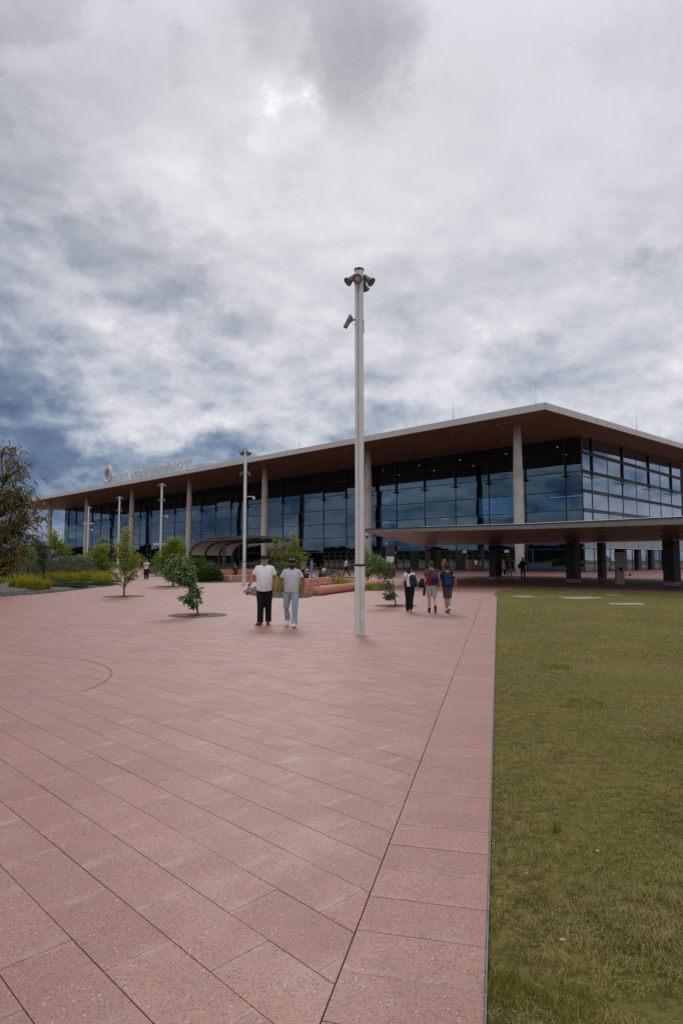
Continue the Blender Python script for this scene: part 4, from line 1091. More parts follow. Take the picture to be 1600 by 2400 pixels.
r_, b0 = tree('young_tree', 'bent young tree with drooping glossy leaves and yellow stake in a round grate', (464, 1442), 18.5, [(464, 1442), (463, 1420), (461.5, 1395), (461, 1372), (455, 1350), (444, 1332), (436, 1322)],
     [(415, 1336, 36, 24, 1.5), (432, 1354, 24, 16, .7), (402, 1322, 24, 26, .9), (448, 1380, 14, 12, .3), (432, 1400, 14, 9, .35), (443, 1412, 9, 6, .15), (467, 1385, 7, 12, .2)], 20, 30, .115, G_dark, trad=.026, seed=5, group=TG, droop=.6, cl=.05, ratio=.45)
grate(b0, .84, 'round brown grate under the bent tree with the yellow stake')
b = bmesh.new(); sp_ = ap(458, 1331, b0.y); tube(b, [(b0.x-.03, b0.y-.02, 0), (sp_.x, b0.y-.03, sp_.z)], .009, 6); tag(bobj('stake', b, M_stake), 'thin yellow bamboo stake beside the bent young tree', 'stake')
r_, b0 = tree('young_tree', 'dense bright green round young tree behind the bent one', (407, 1374), 38.8, [(407, 1374), (406, 1355), (405, 1330), (404, 1300), (403, 1270)],
     [(404, 1300, 34, 30, 1.3), (400, 1335, 30, 22, .8), (412, 1278, 24, 18, .7), (375, 1318, 16, 22, .5), (432, 1320, 14, 18, .4)], 60, 60, .13, G_lush, trad=.06, seed=7, group=TG, cl=.13)
grate(b0, 1.10, 'dark grate under the dense bright green round tree')
r_, b0 = tree('young_tree', 'bright green bushy tree left of the sparse young tree', (238, 1353), 57, [(238, 1353), (238, 1335), (238, 1310), (238, 1285)],
     [(238, 1305, 26, 28, 1.6), (232, 1290, 18, 18, .7), (250, 1325, 18, 14, .5), (226, 1322, 12, 14, .4)], 40, 44, .14, G_lush, trad=.08, seed=9, group=TG, cl=.17)
grate(b0, 1.5, 'far round grate under the bushy tree beside the tip of the left bed')
r_, b0 = tree('young_tree', 'leaning young tree with drooping leaves beside the backpack walkers', (927.3, 1420), 22.1, [(927.3, 1420), (924, 1392), (921, 1368), (917, 1348), (914, 1335), (908, 1322)],
     [(882, 1318, 34, 20, 1.1), (865, 1325, 22, 22, .5), (905, 1322, 18, 12, .5), (893, 1345, 18, 12, .35), (900, 1372, 20, 9, .4), (905, 1392, 19, 8, .45), (907, 1403, 6, 8, .12), (862, 1298, 10, 16, .3)], 20, 24, .11, G_dark, trad=.028, seed=11, group=TG, droop=.65, cl=.055, ratio=.42)
grate(b0, .76, 'round brown grate under the leaning tree beside the backpack walkers')
tree('young_tree', 'fresh green upright tree hidden behind the nearest light pole', (862, 1372), 42, [(862, 1372), (861, 1340), (860, 1310), (859, 1290)], [(861, 1318, 12, 36, 1.0)], 40, 40, .12, G_lush, trad=.05, seed=13, cl=.14)
tree('slender_tree', 'airy olive yellow tree with many thin stems behind the bearded man', (688, 1380), 36, [(688, 1368), (688, 1340), (689, 1310), (689, 1280), (690, 1250)],
     [(690, 1262, 9, 18, .35), (688, 1295, 22, 20, 1.0), (675, 1312, 16, 18, .6), (706, 1310, 16, 16, .6), (690, 1330, 20, 16, .5), (640, 1278, 14, 16, .35), (636, 1300, 10, 16, .25)], 40, 36, .095, G_yel, trad=.04, seed=15, cl=.08, tone_top=.35)
for (bx, by, Y, tr, el, mat, sz, lab, sd) in (
    (105, 1345, 42, [(105, 1358), (105, 1325), (104, 1300), (98, 1280)], [(92, 1290, 24, 22, 1.5), (82, 1272, 14, 14, .5), (104, 1300, 14, 12, .5)], G_grey, .12, 'dull green bushy tree with a dark trunk standing in the left bed', 21),
    (150, 1345, 50, [(118, 1350), (119, 1320), (122, 1300), (135, 1285)], [(148, 1288, 20, 12, 1.0), (138, 1268, 18, 14, .6), (122, 1250, 14, 14, .6)], G_yel, .13, 'spreading tree with yellowing outer leaves before the far dark shelter', 22),
    (70, 1345, 40, [(69, 1355), (69, 1330), (68, 1305)], [(62, 1302, 14, 14, 1.0), (70, 1290, 12, 10, .5)], G_lush, .10, 'small bright green tree at the left of the bed, under the gum tree', 23)):
    tree('bed_tree', lab, (bx, by), Y, tr, el, 36, 40, sz, mat, trad=.05, seed=sd, bark=M_barkd, cl=.15)
# big gum at the left edge
tree('gum_tree', 'large drooping reddish brown gum tree cut off by the left picture edge', (-10, 1345), 29, [(-14, 1395), (-16, 1330), (-10, 1250), (4, 1180), (8, 1120), (2, 1060)],
     [(38, 1075, 26, 30, .5), (15, 1055, 20, 16, .2), (62, 1135, 30, 26, .6), (45, 1180, 42, 36, 1.3), (85, 1205, 24, 30, .7), (30, 1230, 46, 40, 1.6), (75, 1255, 26, 28, .5), (10, 1290, 40, 36, 1.3), (45, 1310, 26, 20, .5), (-40, 1150, 50, 70, 1.2), (-30, 1290, 45, 50, 1.0), (20, 1150, 30, 40, .8)],
     17, 20, .42, G_gum, trad=.11, seed=31, bark=M_barkd, ratio=.15, droop=.75, cl=.22)
tree('far_tree', 'dark green tree behind the sparse young tree, against the glass', (244, 1340), 80, [(244, 1345), (244, 1300), (244, 1262)], [(244, 1275, 14, 18, 1.0)], 26, 30, .22, G_dark, trad=.08, seed=41, cl=.25)
tree('far_tree', 'dark reddish green shrub-like tree by the pole left of the bushy tree', (212, 1340), 74, [(215, 1345), (215, 1310), (214, 1280)], [(215, 1298, 12, 24, 1.0)], 26, 30, .20, G_gum, trad=.08, seed=42, cl=.25)

# ---- planting beds: kerbless mulch areas
def mulch():
    m = MT('grey mulch'); t = m.n('ShaderNodeNewGeometry').outputs['Position']; v = m.n('ShaderNodeTexVoronoi'); m.l(t, v.inputs['Vector']); v.inputs['Scale'].default_value = 14
    sp_ = m.n('ShaderNodeSeparateColor'); m.l(v.outputs['Color'], sp_.inputs[0])
    m.col(m.mix(sp_.outputs[0], (.045, .040, .036), (.19, .165, .15))); m.p.inputs['Roughness'].default_value = .95; m.bump(v.outputs['Distance'], .8, .03); return m.m
M_mulch = mulch()
M_stone = leafmat('mulch pieces', [(.03, .026, .024), (.09, .078, .070), (.20, .18, .165), (.36, .33, .30)], .9, 0.)
bedA = [gp(x, y) for x, y in ((-160, 1412), (0, 1398.5), (70, 1394), (140, 1387.8), (200, 1380.5), (245, 1375), (268, 1371.5), (277, 1369), (274, 1366), (262, 1363.6), (240, 1361.5), (215, 1358))]+[Vector((-24, 60, 0)), Vector((-60, 62, 0)), Vector((-60, 26, 0))]
bedB = [gp(x, y) for x, y in ((569, 1388), (578, 1392.5), (600, 1397.5), (640, 1401), (690, 1402.5), (724, 1401), (740, 1396), (836, 1380), (876, 1371), (870, 1366), (835, 1358.5), (790, 1356.5), (720, 1358), (650, 1364), (596, 1375), (574, 1383))]
bedC = [gp(x, y) for x, y in ((376, 1352), (410, 1357), (455, 1364), (500, 1366.3), (545, 1365.5), (600, 1360), (655, 1357))]+[Vector((-5, 60, 0)), Vector((-22, 64, 0))]
def bed(name, pts, lab, rise=.10):
    b = bmesh.new(); P = [Vector((p.x, p.y)) for p in pts]; xs = [p.x for p in P]; ys = [p.y for p in P]
    Pt = [tuple(p) for p in P]; all_ = list(P); nP = len(P)
    st = .8
    y = min(ys)
    while y < max(ys):
        x = min(xs)
        while x < max(xs):
            if inside(x, y, Pt) and dist_poly(Vector((x, y)), P+[P[0]]) > .25: all_.append(Vector((x, y)))
            x += st
        y += st
    vs_, _, fs_, *_r = delaunay_2d_cdt(all_, [(i, (i+1) % nP) for i in range(nP)], [], 1, 1e-5)
    for v in vs_:
        d = dist_poly(v, P+[P[0]]); b.verts.new((v.x, v.y, .006+rise*min(1, d/1.2)+.03*mnoise.noise(Vector((v.x, v.y, 0)))*min(1, d)))
    b.verts.ensure_lookup_table()
    for f in fs_: b.faces.new([b.verts[i] for i in f])
    bmesh.ops.recalc_face_normals(b, faces=b.faces)
    o = bobj(name, b, M_mulch, smooth=True); tag(o, kind='structure'); return P, Pt
PA, PtA = bed('planting_bed', bedA, ''); PB, PtB = bed('planting_bed', bedB, '', .05); PC, PtC = bed('planting_bed', bedC, '', .08)
def scatter_stones(name, P, Pt, n, dmax, lab, x0, x1, y0, y1, s0=.02, s1=.05, seed=1):
    rs = np.random.RandomState(seed); V = []; F = []; T_ = []; c = 0
    base = np.array([(1, 0, 0), (0, 1, 0), (-1, 0, 0), (0, -1, 0), (0, 0, 1), (0, 0, -1)], float)*[1, 1, .5]
    fc = np.array([(0, 1, 4), (1, 2, 4), (2, 3, 4), (3, 0, 4), (1, 0, 5), (2, 1, 5), (3, 2, 5), (0, 3, 5)])
    while c < n:
        x, y = rs.uniform(x0, x1), rs.uniform(y0, y1)
        if not inside(x, y, Pt): continue
        d = dist_poly(Vector((x, y)), P+[P[0]])
        if d > dmax*rs.rand()**.5: continue
        s_ = rs.uniform(s0, s1); a = rs.uniform(0, 6.28); ca, sa = math.cos(a), math.sin(a)
        q = base*s_*rs.uniform(.6, 1.3, (6, 3)); q = np.stack([q[:, 0]*ca-q[:, 1]*sa, q[:, 0]*sa+q[:, 1]*ca, q[:, 2]], 1)+[x, y, .015+.08*min(1, d/1.2)]
        F.append(fc+len(V)*6); V.append(q); T_ += [rs.rand()]*6; c += 1
    o = nmesh(name, np.concatenate(V), np.concatenate(F), M_stone, None, T_, 'stuff'); tag(o, lab, 'gravel')
scatter_stones('mulch_gravel', PA, PtA, 4200, 3.2, 'grey gravel and bark along the front of the left bed', -20, -8, 26, 45, .02, .055, 2)
scatter_stones('mulch_gravel', PB, PtB, 1500, 1.6, 'pale gravel in the bed behind the two walking men', -4.6, 0, 26, 36, .02, .05, 3)
scatter_stones('mulch_gravel', PC, PtC, 1500, 1.6, 'pale gravel at the foot of the shelter bed', -16, -4, 42, 50, .03, .06, 4)

G_tus = leafmat('tussock blades', [(.10, .12, .014), (.26, .25, .018), (.46, .38, .022), (.60, .47, .05)], .7, .35)
G_tusg = leafmat('green tussock blades', [(.07, .13, .016), (.17, .24, .022), (.32, .34, .03), (.46, .42, .05)], .7, .35)
G_tan = leafmat('dry seed grass', [(.14, .12, .06), (.30, .24, .13), (.45, .36, .21), (.55, .45, .28)], .8, .3)
G_gc = leafmat('dark ground cover', [(.010, .028, .008), (.022, .060, .016), (.05, .11, .03)], .5, .15)
def tuft(name, lab, cat, p_, n, r, h, w, mat, seed, lean=.7, group=None):
    rs = np.random.RandomState(seed); a = rs.uniform(0, 6.28, n); q = r*.45*np.sqrt(rs.rand(n))
    hh = h*rs.uniform(.55, 1.15, n)*(1.12-.55*(q/(r*.45))**2); o = blades(rs, np.cos(a)*q, np.sin(a)*q, np.zeros(n), hh, np.full(n, w), rs.uniform(.05, lean, n), np.clip(rs.normal(.5, .22, n), 0, 1), name, mat)
    o.location = p_; o['kind'] = 'thing' if False else 'stuff'; del o['kind']; tag(o, lab, cat, group); return o
def bz(p_): return Vector((p_.x, p_.y, .06))
tl = ['yellow tussock at the left picture edge, above the grey gravel', 'low orange green tussock second from the left edge', 'tall yellow tussock third from the left', 'narrow golden tussock leaning over the gravel', 'tall green yellow tussock standing nearest the gravel edge',
      'greenish tussock beside the dark ground cover', 'yellow tussock behind the tallest front one']
for i, (x, y, h, r) in enumerate([(6, 1369, .62, .55), (33, 1380, .60, .5), (55, 1382.5, .80, .6), (74, 1386, .75, .4), (90, 1387, .78, .5), (109, 1385, .62, .42), (66, 1373, .85, .6)]):
    p_ = gp(x, y); tuft('tussock', tl[i], 'grass clump', bz(p_), 900, r*1.15, h, .012, G_tus if i != 1 else G_tusg, 50+i, .75, 'yellow tussocks in the left bed')
def grass_mass(name, lab, pts, n, h0, h1, w, mat, seed, lean=.5, zb=.06, cat='grass'):
    """pts: (X, Y, r) centres on the ground"""
    rs = np.random.RandomState(seed); c = np.array(pts, float); i = rs.randint(0, len(c), n); a = rs.uniform(0, 6.28, n); q = c[i, 2]*np.sqrt(rs.rand(n))
    tuf = rs.rand(len(c))*.5; off = rs.normal(0, .25, (len(c), 2)); c = c+np.concatenate([off, np.zeros((len(c), 1))], 1)
    return tag(blades(rs, c[i, 0]+np.cos(a)*q, c[i, 1]+np.sin(a)*q, np.full(n, zb), rs.uniform(h0, h1, n)*(1-tuf[i]*.8)*(1.1-.55*(q/c[i, 2])**2), np.full(n, w), rs.uniform(.05, lean, n), np.clip(rs.normal(.40, .2, n)+tuf[i]*.7, 0, 1), name, mat), lab, cat)
def pxrow(lst, Yf=None):
    out = []
    for x, y, r in lst: p_ = gp(x, y); out.append((p_.x, p_.y, r))
    return out
grass_mass('yellow_grass', 'band of yellow grass across the middle of the left bed', pxrow([(x, 1364-(x-100)*.012, .5) for x in range(96, 260, 7)]+[(222, 1363, .4), (240, 1366, .4), (253, 1368, .35)]+[(x, 1366, .6) for x in range(-60, 60, 9)]), 17000, .5, .95, .013, G_tus, 61, .6)
grass_mass('dry_grass', 'pale dry seed grass at the back of the left bed', [(ap(x, 1300, 50+((x*7) % 5)).x, 50+((x*7) % 5), .9) for x in range(74, 214, 5)], 9500, 1.0, 1.75, .015, G_tan, 62, .45)
grass_mass('ground_cover', 'dark green low ground cover at the front of the left bed', pxrow([(x, y, .5) for x in range(122, 256, 6) for y in (1366, 1371, 1376-(x-120)*.02) if y < 1384-(x-120)*.06]+[(x, 1379.5, .35) for x in range(118, 185, 6)]), 26000, .10, .24, .022, G_gc, 63, 1.1)
grass_mass('green_grass', 'mixed green grass behind the yellow tussocks at the far left', [(ap(x, 1300, 46).x, 46+(x % 3), 1.2) for x in range(-60, 90, 7)], 7000, .4, .9, .02, G_grey, 64, .7)
grass_mass('yellow_grass', 'yellow green grass growing behind the pink bench backrest', [(x, y, .35) for x, y in [(-1.6+i*.27, 30.6+i*.33+((i*3) % 4)*.25) for i in range(10)]], 6500, .50, .85, .010, G_tus, 65, .6, .04)
grass_mass('yellow_grass', 'tall yellow grass between the two walking men', pxrow([(640, 1388, .35), (650, 1385, .4), (662, 1387, .3), (655, 1380, .45), (645, 1377, .4), (700, 1385, .4), (672, 1380, .4), (630, 1384, .3)]), 6000, .55, .95, .009, G_tusg, 66, .5, .04)
grass_mass('short_grass', 'small patch of mown green grass inside the round bench end', [(x, y, .35) for x, y in [(.6+i*.25, 33.0+i*.28+((i*3) % 3)*.3) for i in range(8)]], 5000, .30, .38, .010, G_tusg, 67, .8, .04)
grass_mass('yellow_grass', 'yellow grass behind the pink bench under the curved shelter', [(-11.5+i*.42, 53.5+((i*5) % 4)*.5, .5) for i in range(20)], 9000, .7, 1.25, .016, G_tus, 68, .5)
grass_mass('yellow_grass', 'yellow grass clump left of the shelter post', pxrow([(515, 1361, .45), (508, 1357, .5), (519, 1357, .4)]), 2600, .5, .85, .013, G_tus, 69, .6)
grass_mass('green_grass', 'green grass filling the outer left part of the left bed', [(-21-(i*37 % 350)/10, 31+(i*53 % 280)/10, 1.6) for i in range(110)], 16000, .35, .95, .03, G_tusg, 70, .8)
def shrub(lab, x, y, Y, rx, rz_, n, size, mat, seed, name='shrub', ratio=.2):
    rs = np.random.RandomState(seed); c = Vector((ap(x, 1300, Y).x, Y, 0)); q = rs.normal(size=(n, 3)); q /= np.linalg.norm(q, axis=1)[:, None]; q *= rs.uniform(.45, 1.0, n)[:, None]**.5
    wob = 1+.22*np.array([mnoise.noise(Vector(tuple(v*2.3))+Vector((seed, 0, 0))) for v in q])
    P = q*wob[:, None]*[rx, rx*.9, rz_]; P[:, 2] = np.abs(P[:, 2])*.98+.05
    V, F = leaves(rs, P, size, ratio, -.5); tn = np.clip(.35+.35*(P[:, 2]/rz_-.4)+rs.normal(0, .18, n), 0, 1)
    root = thing(name, lab, 'shrub', c)
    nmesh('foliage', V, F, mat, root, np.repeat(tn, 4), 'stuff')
    b = bmesh.new()
    for k in range(5): a = k*1.26; tube(b, [(0, 0, -.02), (.4*rx*math.cos(a), .4*rx*math.sin(a), rz_*.6)], [.03, .01], 5)
    bobj('stems', b, M_barkd, root)
G_shr = leafmat('shrub green', [(.014, .032, .008), (.035, .078, .014), (.08, .135, .022), (.15, .20, .04)], .5, .2)
shrub('rounded dark green needle shrub left of the shelter post', 492, 1363, 46.5, 1.0, 1.25, 5200, .20, G_shr, 71)
shrub('dark green shrub behind the round needle shrub', 462, 1355, 49, 1.5, 1.7, 5200, .24, G_shr, 72)
shrub('dark green shrub left of the bench under the shelter', 440, 1355, 54, 1.3, 1.6, 3600, .24, G_shr, 73)
shrub('dark low shrub beside the bushy tree, behind the left pink bench', 190, 1345, 66, 3.2, 2.0, 5200, .34, G_dark, 74)
shrub('silvery spreading shrub behind the dry seed grass', 150, 1345, 52, 3.0, 1.9, 4200, .26, G_grey, 75)
shrub('grey green shrub in the left bed below the bushy tree', 85, 1345, 48, 2.2, 1.6, 3800, .22, G_grey, 76)
shrub('low grey shrub under the gum tree at the picture edge', 15, 1345, 50, 3.2, 1.7, 4200, .26, G_grey, 77)
shrub('dark bush inside the planting behind the bench grass', 655, 1345, 40, .8, 1.3, 1800, .16, G_shr, 78)
shrub('wispy grey green plant above the bench grass', 770, 1345, 38, 1.0, 1.0, 420, .26, G_grey, 79)
shrub('low green bush at the foot of the light pole behind the round tree', 368, 1346, 66, 1.4, .8, 1500, .2, G_shr, 80)
# wooded rise behind the viewer and to the right: what the glass reflects
b = bmesh.new()
def ridge_(pts, hmax):
    base = [b.verts.new((x, y, -1)) for x, y in pts]
    top = [b.verts.new((x, y, hmax*(.75+.35*mnoise.noise(Vector((x*.02, y*.02, 1)))+.12*mnoise.noise(Vector((x*.11, y*.11, 5)))))) for x, y in pts]
    back = [b.verts.new((x*1.25, y*1.25, -1)) for x, y in pts]
    for i in range(len(pts)-1): b.faces.new((base[i], base[i+1], top[i+1], top[i])); b.faces.new((top[i], top[i+1], back[i+1], back[i]))
n_ = 150
ridge_([(520*math.cos(a), 520*math.sin(a)) for a in [math.radians(124+i*(236/n_)) for i in range(n_+1)]], 16)
tag(bobj('hills', b, plain('far bush', (.028, .034, .022), .95, .35, .03, bump=0)), kind='structure')
# ------------------------------------------------------------------ benches, shelter, signs
def pinkconc():
    m = MT('pink cast concrete'); t = m.n('ShaderNodeTexCoord').outputs['Object']
    k = m.mix(m.mr(m.noise(t, 1.6, 6, .65), .35, .68), (.43, .175, .115), (.56, .265, .19)); k = m.mix(m.mr(m.noise(t, 30, 3), .55, .7, 0, .35), k, (.30, .13, .09))
    m.col(k); m.p.inputs['Roughness'].default_value = .75; m.bump(m.noise(t, 14, 4), .25, .01); return m.m
M_pink = pinkconc()
M_arm = plain('dark bronze rail', (.035, .03, .028), .4, .1, 5, metal=.5, bump=0)
bn = thing('bench', 'pink concrete bench with fat rounded log seat, slab backrest and curving round end', 'bench')
path = [gp(742, 1396.5), gp(772, 1392), gp(800, 1388.5), gp(829, 1384.6), gp(852, 1381.5)]
path = [Vector((p.x-.02, p.y+.26, 0)) for p in path]
tip = gp(884, 1376.5)
P4 = Vector((tip.x-.02, tip.y+.5, 0))
path += [path[-1].lerp(P4, .55)+Vector((.10, -.12, 0)), P4, P4+Vector((.0, 1.1, 0)), P4+Vector((-.45, 2.2, 0))]
b = bmesh.new()
def dsec(p, d, rx, zc, rz, n=14):
    x = Vector((d.y, -d.x, 0)).normalized(); out = []
    for k in range(n):
        a = 2*math.pi*k/n; c_, s_ = math.cos(a), math.sin(a)
        out.append(b.verts.new(p+x*(rx*math.copysign(abs(c_)**.8, c_))+Vector((0, 0, zc+rz*math.copysign(abs(s_)**.8, s_)))))
    return out
secs = []; n = len(path); L_ = []
for i in range(n-1):
    for j in range(5): 
        t = j/5; a_, b_, c_, d_ = path[max(i-1, 0)], path[i], path[i+1], path[min(i+2, n-1)]
        L_.append(.5*((2*b_)+(-a_+c_)*t+(2*a_-5*b_+4*c_-d_)*t*t+(-a_+3*b_-3*c_+d_)*t**3))
L_.append(path[-1])
for i, p in enumerate(L_):
    d = (L_[min(i+1, len(L_)-1)]-L_[max(i-1, 0)]).normalized(); f = i/len(L_)
    r_ = .255 if f < .6 else .255+.25*math.sin((f-.6)/.4*math.pi)*.9
    secs.append(dsec(p, d, r_, .205, .205*(1 if f < .8 else 1-(f-.8)*2.5)))
for a_, b_ in zip(secs, secs[1:]):
    for k in range(14): b.faces.new((a_[k], a_[(k+1) % 14], b_[(k+1) % 14], b_[k]))
b.faces.new(secs[0][::-1]); b.faces.new(secs[-1]); bmesh.ops.recalc_face_normals(b, faces=b.faces)
bobj('seat_log', b, M_pink, bn, True)
d0 = (path[3]-path[0]).normalized(); n0 = Vector((-d0.y, d0.x, 0))
def bl(s, w, z): return path[0]+d0*s+n0*w+Vector((0, 0, z))
Ls = 3.1
def hexa(name, pts, mat, par):
    b = bmesh.new(); v = [b.verts.new(p) for p in pts]
    for f in ((0, 3, 2, 1), (4, 5, 6, 7), (0, 1, 5, 4), (1, 2, 6, 5), (2, 3, 7, 6), (3, 0, 4, 7)): b.faces.new([v[k] for k in f])
    bmesh.ops.bevel(b, geom=list(b.edges), offset=.012, segments=1, affect='EDGES'); return bobj(name, b, mat, par)
hexa('seat_block', [bl(-.02, .16, 0), bl(Ls+.5, .16, 0), bl(Ls+.5, .75, 0), bl(-.02, .75, 0), bl(-.02, .16, .385), bl(Ls+.5, .16, .385), bl(Ls+.5, .75, .385), bl(-.02, .75, .385)], M_pink, bn)
hexa('backrest', [bl(.0, .44, .42), bl(Ls, .44, .42), bl(Ls, .70, .42), bl(0, .70, .42), bl(.0, .52, .76), bl(Ls, .52, .76), bl(Ls, .66, .76), bl(0, .66, .76)], M_pink, bn)
for s in (.35, 2.95):
    b = bmesh.new(); tube(b, [bl(s, .50, .40), bl(s+.02, .47, .60), bl(s+.06, .36, .64), bl(s+.05, .12, .64), bl(s, .06, .58), bl(s, .06, .40)], .014, 6); bobj('armrest', b, M_arm, bn, True)
b = bmesh.new(); bp = [gp(870, 1366), gp(850, 1361), gp(831, 1356.2), gp(814, 1355.6), gp(790, 1355)]
tube(b, [Vector((p.x, p.y, .1)) for p in bp], [(.13, .12)]*5, 8); bobj('back_kerb', b, M_pink, bn)
# bench under the shelter
b2 = thing('bench', 'pink concrete bench wall under the curved shelter with a small pale plate', 'bench')
def pb(name, x0, x1, y0, y1, z0, z1, par, mat=None, bev=.02):
    b = bmesh.new(); box(b, x0, x1, y0, y1, z0, z1); bmesh.ops.bevel(b, geom=list(b.edges), offset=bev, segments=1, affect='EDGES'); return bobj(name, b, mat or M_pink, par)
pb('end_block', ap(530, 1300, 46.8).x, ap(579, 1300, 46.8).x, 46.8, 48.4, 0, .47, b2)
pb('plate', ap(539, 1300, 46.8).x, ap(545, 1300, 46.8).x, 46.77, 46.795, .12, .42, b2, M_polep, .003)
pb('seat', ap(507, 1300, 49).x, ap(660, 1300, 49).x, 48.41, 49.5, 0, .43, b2)
pb('backrest', ap(507, 1300, 49).x, ap(660, 1300, 49).x, 49.51, 49.9, 0, .86, b2)
b3 = thing('bench', 'pink curved bench end behind the dry grass of the left bed', 'bench')
p = ap(190, 1300, 56); b = bmesh.new(); lathe(b, [(1.0, 0), (1.05, .1), (1.05, .62), (.95, .74)], 28)
for v in b.verts: v.co.x *= 1.15+.45*(v.co.x < 0)
o = bobj('seat_wall', b, M_pink, b3, True); b3.location = (p.x+.1, 56, 0)
b4 = thing('bench', 'long low pink wall bench at the left picture edge below the gum tree', 'bench'); pb('seat_wall', -3.2, 1.6, 0, .8, 0, .92, b4); b4.location = (ap(14, 1300, 47).x, 47, 0)

# curved shelter
M_shel = plain('shelter dark steel', (.040, .042, .045), .5, .12, 3, bump=.05)
M_cream = plain('cream lining panel', (.60, .55, .45), .6, .06, .6, bump=.05)
def shelter(loc, lab, sx_=1.0, rz=0):
    r = thing('shelter', lab, 'shelter', loc, rz)
    # local: x to the right, y away. curved wall along the left/back, roof reaching right
    def rib(t):                                        # foot of rib number t (0..3)
        return Vector((-3.25+t*.86, .2+t*1.75, 0))
    inn = Vector((.90, -.42, 0)).normalized()*1.0
    def prof(q):                                       # height profile of the shell: q 0..1
        pr = [(0.10, 0), (.0, .6), (-.16, 1.2), (-.22, 1.75), (-.12, 2.25), (.18, 2.70), (.65, 2.98), (1.3, 3.13)]
        f = q*(len(pr)-1); i = min(int(f), len(pr)-2); u = f-i; return pr[i][0]+(pr[i+1][0]-pr[i][0])*u, pr[i][1]+(pr[i+1][1]-pr[i][1])*u
    for t in range(4):
        b = bmesh.new(); tube(b, [rib(t)+inn*prof(i/14)[0]+Vector((0, 0, prof(i/14)[1])) for i in range(15)]+[rib(t)+inn*(2.2+3.2)+Vector((.2, .1, 3.30))], [(.09, .13)]*16, 6)
        bobj('rib', b, M_shel, r)
    for t in range(3):
        for (qa, qb) in ((.50, .74), (.745, 1.0)):
            b = bmesh.new(); G_ = []
            for i in range(7):
                q = qa+(qb-qa)*i/6; a_, z = prof(q)
                G_.append([b.verts.new(rib(t+.07+.86*j/1)+inn*(a_+.02)+Vector((0, 0, z))) for j in (0, 1)]+[b.verts.new(rib(t+.07+.86*j/1)+inn*(a_-.05)+Vector((0, 0, z+.03))) for j in (1, 0)])
            for p_, q_ in zip(G_, G_[1:]):
                for k in range(4): b.faces.new((p_[k], p_[(k+1) % 4], q_[(k+1) % 4], q_[k]))
            b.faces.new(G_[0][::-1]); b.faces.new(G_[-1]); bmesh.ops.recalc_face_normals(b, faces=b.faces); bobj('lining_panel', b, M_cream, r)
    b = bmesh.new(); tube(b, [rib(-.1)+inn*(-.2)+Vector((0, 0, 1.72)), rib(3.1)+inn*(-.2)+Vector((0, 0, 1.72))], .05, 6); bobj('wall_rail', b, M_shel, r)
    # roof: egg shaped plate rising to the middle
    out = []; n = 44
    for i in range(n):
        a = 2*math.pi*i/n; x = .65+3.55*math.copysign(abs(math.cos(a))**.8, math.cos(a)); y = 2.7+3.15*math.sin(a)
        if x < -1.3: y += (-1.3-x)*.55*1
        z = 3.42-.11*max(0, -1.5-x)**2*.7-.05*max(0, x-2.4)**1.3; out.append(Vector((x, y, z)))
    def plate(z0, z1, s_, mat, name):
        b = bmesh.new(); c_ = Vector((.4, 2.7, 3.42)); lo = [b.verts.new(c_+(p-c_)*s_+Vector((0, 0, z0))) for p in out]; hi = [b.verts.new(c_+(p-c_)*s_+Vector((0, 0, z1))) for p in out]
        cl = b.verts.new(c_+Vector((0, 0, z0))); ch = b.verts.new(c_+Vector((0, 0, z1)))
        for k in range(n):
            j = (k+1) % n; b.faces.new((lo[k], hi[k], hi[j], lo[j])); b.faces.new((cl, lo[k], lo[j])); b.faces.new((ch, hi[j], hi[k]))
        bmesh.ops.recalc_face_normals(b, faces=b.faces); return bobj(name, b, mat, r)
    plate(.02, .15, 1.0, M_shel, 'roof_plate'); plate(-.01, .012, .86, M_cream, 'ceiling_lining')
    b = bmesh.new(); tube(b, out+[out[0]], [(.09, .11)]*(n+1), 6); bobj('roof_rim', b, M_shel, r)
    for k in range(3): b = bmesh.new(); tube(b, [(-1.2, 1.0+k*1.6, 3.30), (3.9-.3*k, 1.0+k*1.6, 3.36)], [(.10, .09)]*2, 6); bobj('beam', b, M_shel, r)
    for (x, y) in ((-.55, -.1), (3.3, 3.2)): b = bmesh.new(); box(b, x-.12, x+.12, y-.1, y+.1, 0, 3.38); bobj('post', b, M_shel, r)
    return r
shelter((-9.0, 51.8, 0), 'curved dark steel shelter with cream lining behind the two walking men')
shelter((-41.5, 84, 0), 'far dark shelter beyond the left bed trees', rz=.2)

# information totem and charging post under the canopy
tot = thing('sign_totem', 'dark sign totem with a blank white panel and small yellow mark above the leaning tree', 'sign', (ap(913.5, 1300, 60).x, 60, 0))
b = bmesh.new(); box(b, -.42, .42, -.10, .10, 0, 3.05); bobj('totem_body', b, plain('totem grey', (.035, .037, .038), .4, .1, 2, bump=0), tot)
b = bmesh.new(); box(b, -.36, .36, -.115, -.101, 1.35, 1.92); bobj('white_panel', b, plain('panel white', (.66, .68, .70), .5, .02, bump=0), tot)
b = bmesh.new(); box(b, -.44, .44, -.108, -.1005, 2.99, 3.01); box(b, -.44, .44, -.108, -.1005, 1.97, 1.985); bobj('panel_seam', b, M_lamp, tot, kind='stuff')
b = bmesh.new(); ball(b, (-.33, 0, 3.13), (.085, .03, .09), 12, 8); bobj('yellow_mark', b, plain('sign yellow', (.75, .50, .02), .5, .03, bump=0), tot)
b = bmesh.new(); box(b, .38, .50, .11, .20, 0, 3.25); bobj('rear_stile', b, M_pier, tot)
ki = thing('help_kiosk', 'slim pale grey green kiosk with a dark recess and side arms under the canopy', 'kiosk', (ap(1449.5, 1300, 41.8).x, 41.8, 0))
M_kio = plain('kiosk grey green', (.38, .41, .35), .55, .06, 3, bump=0)
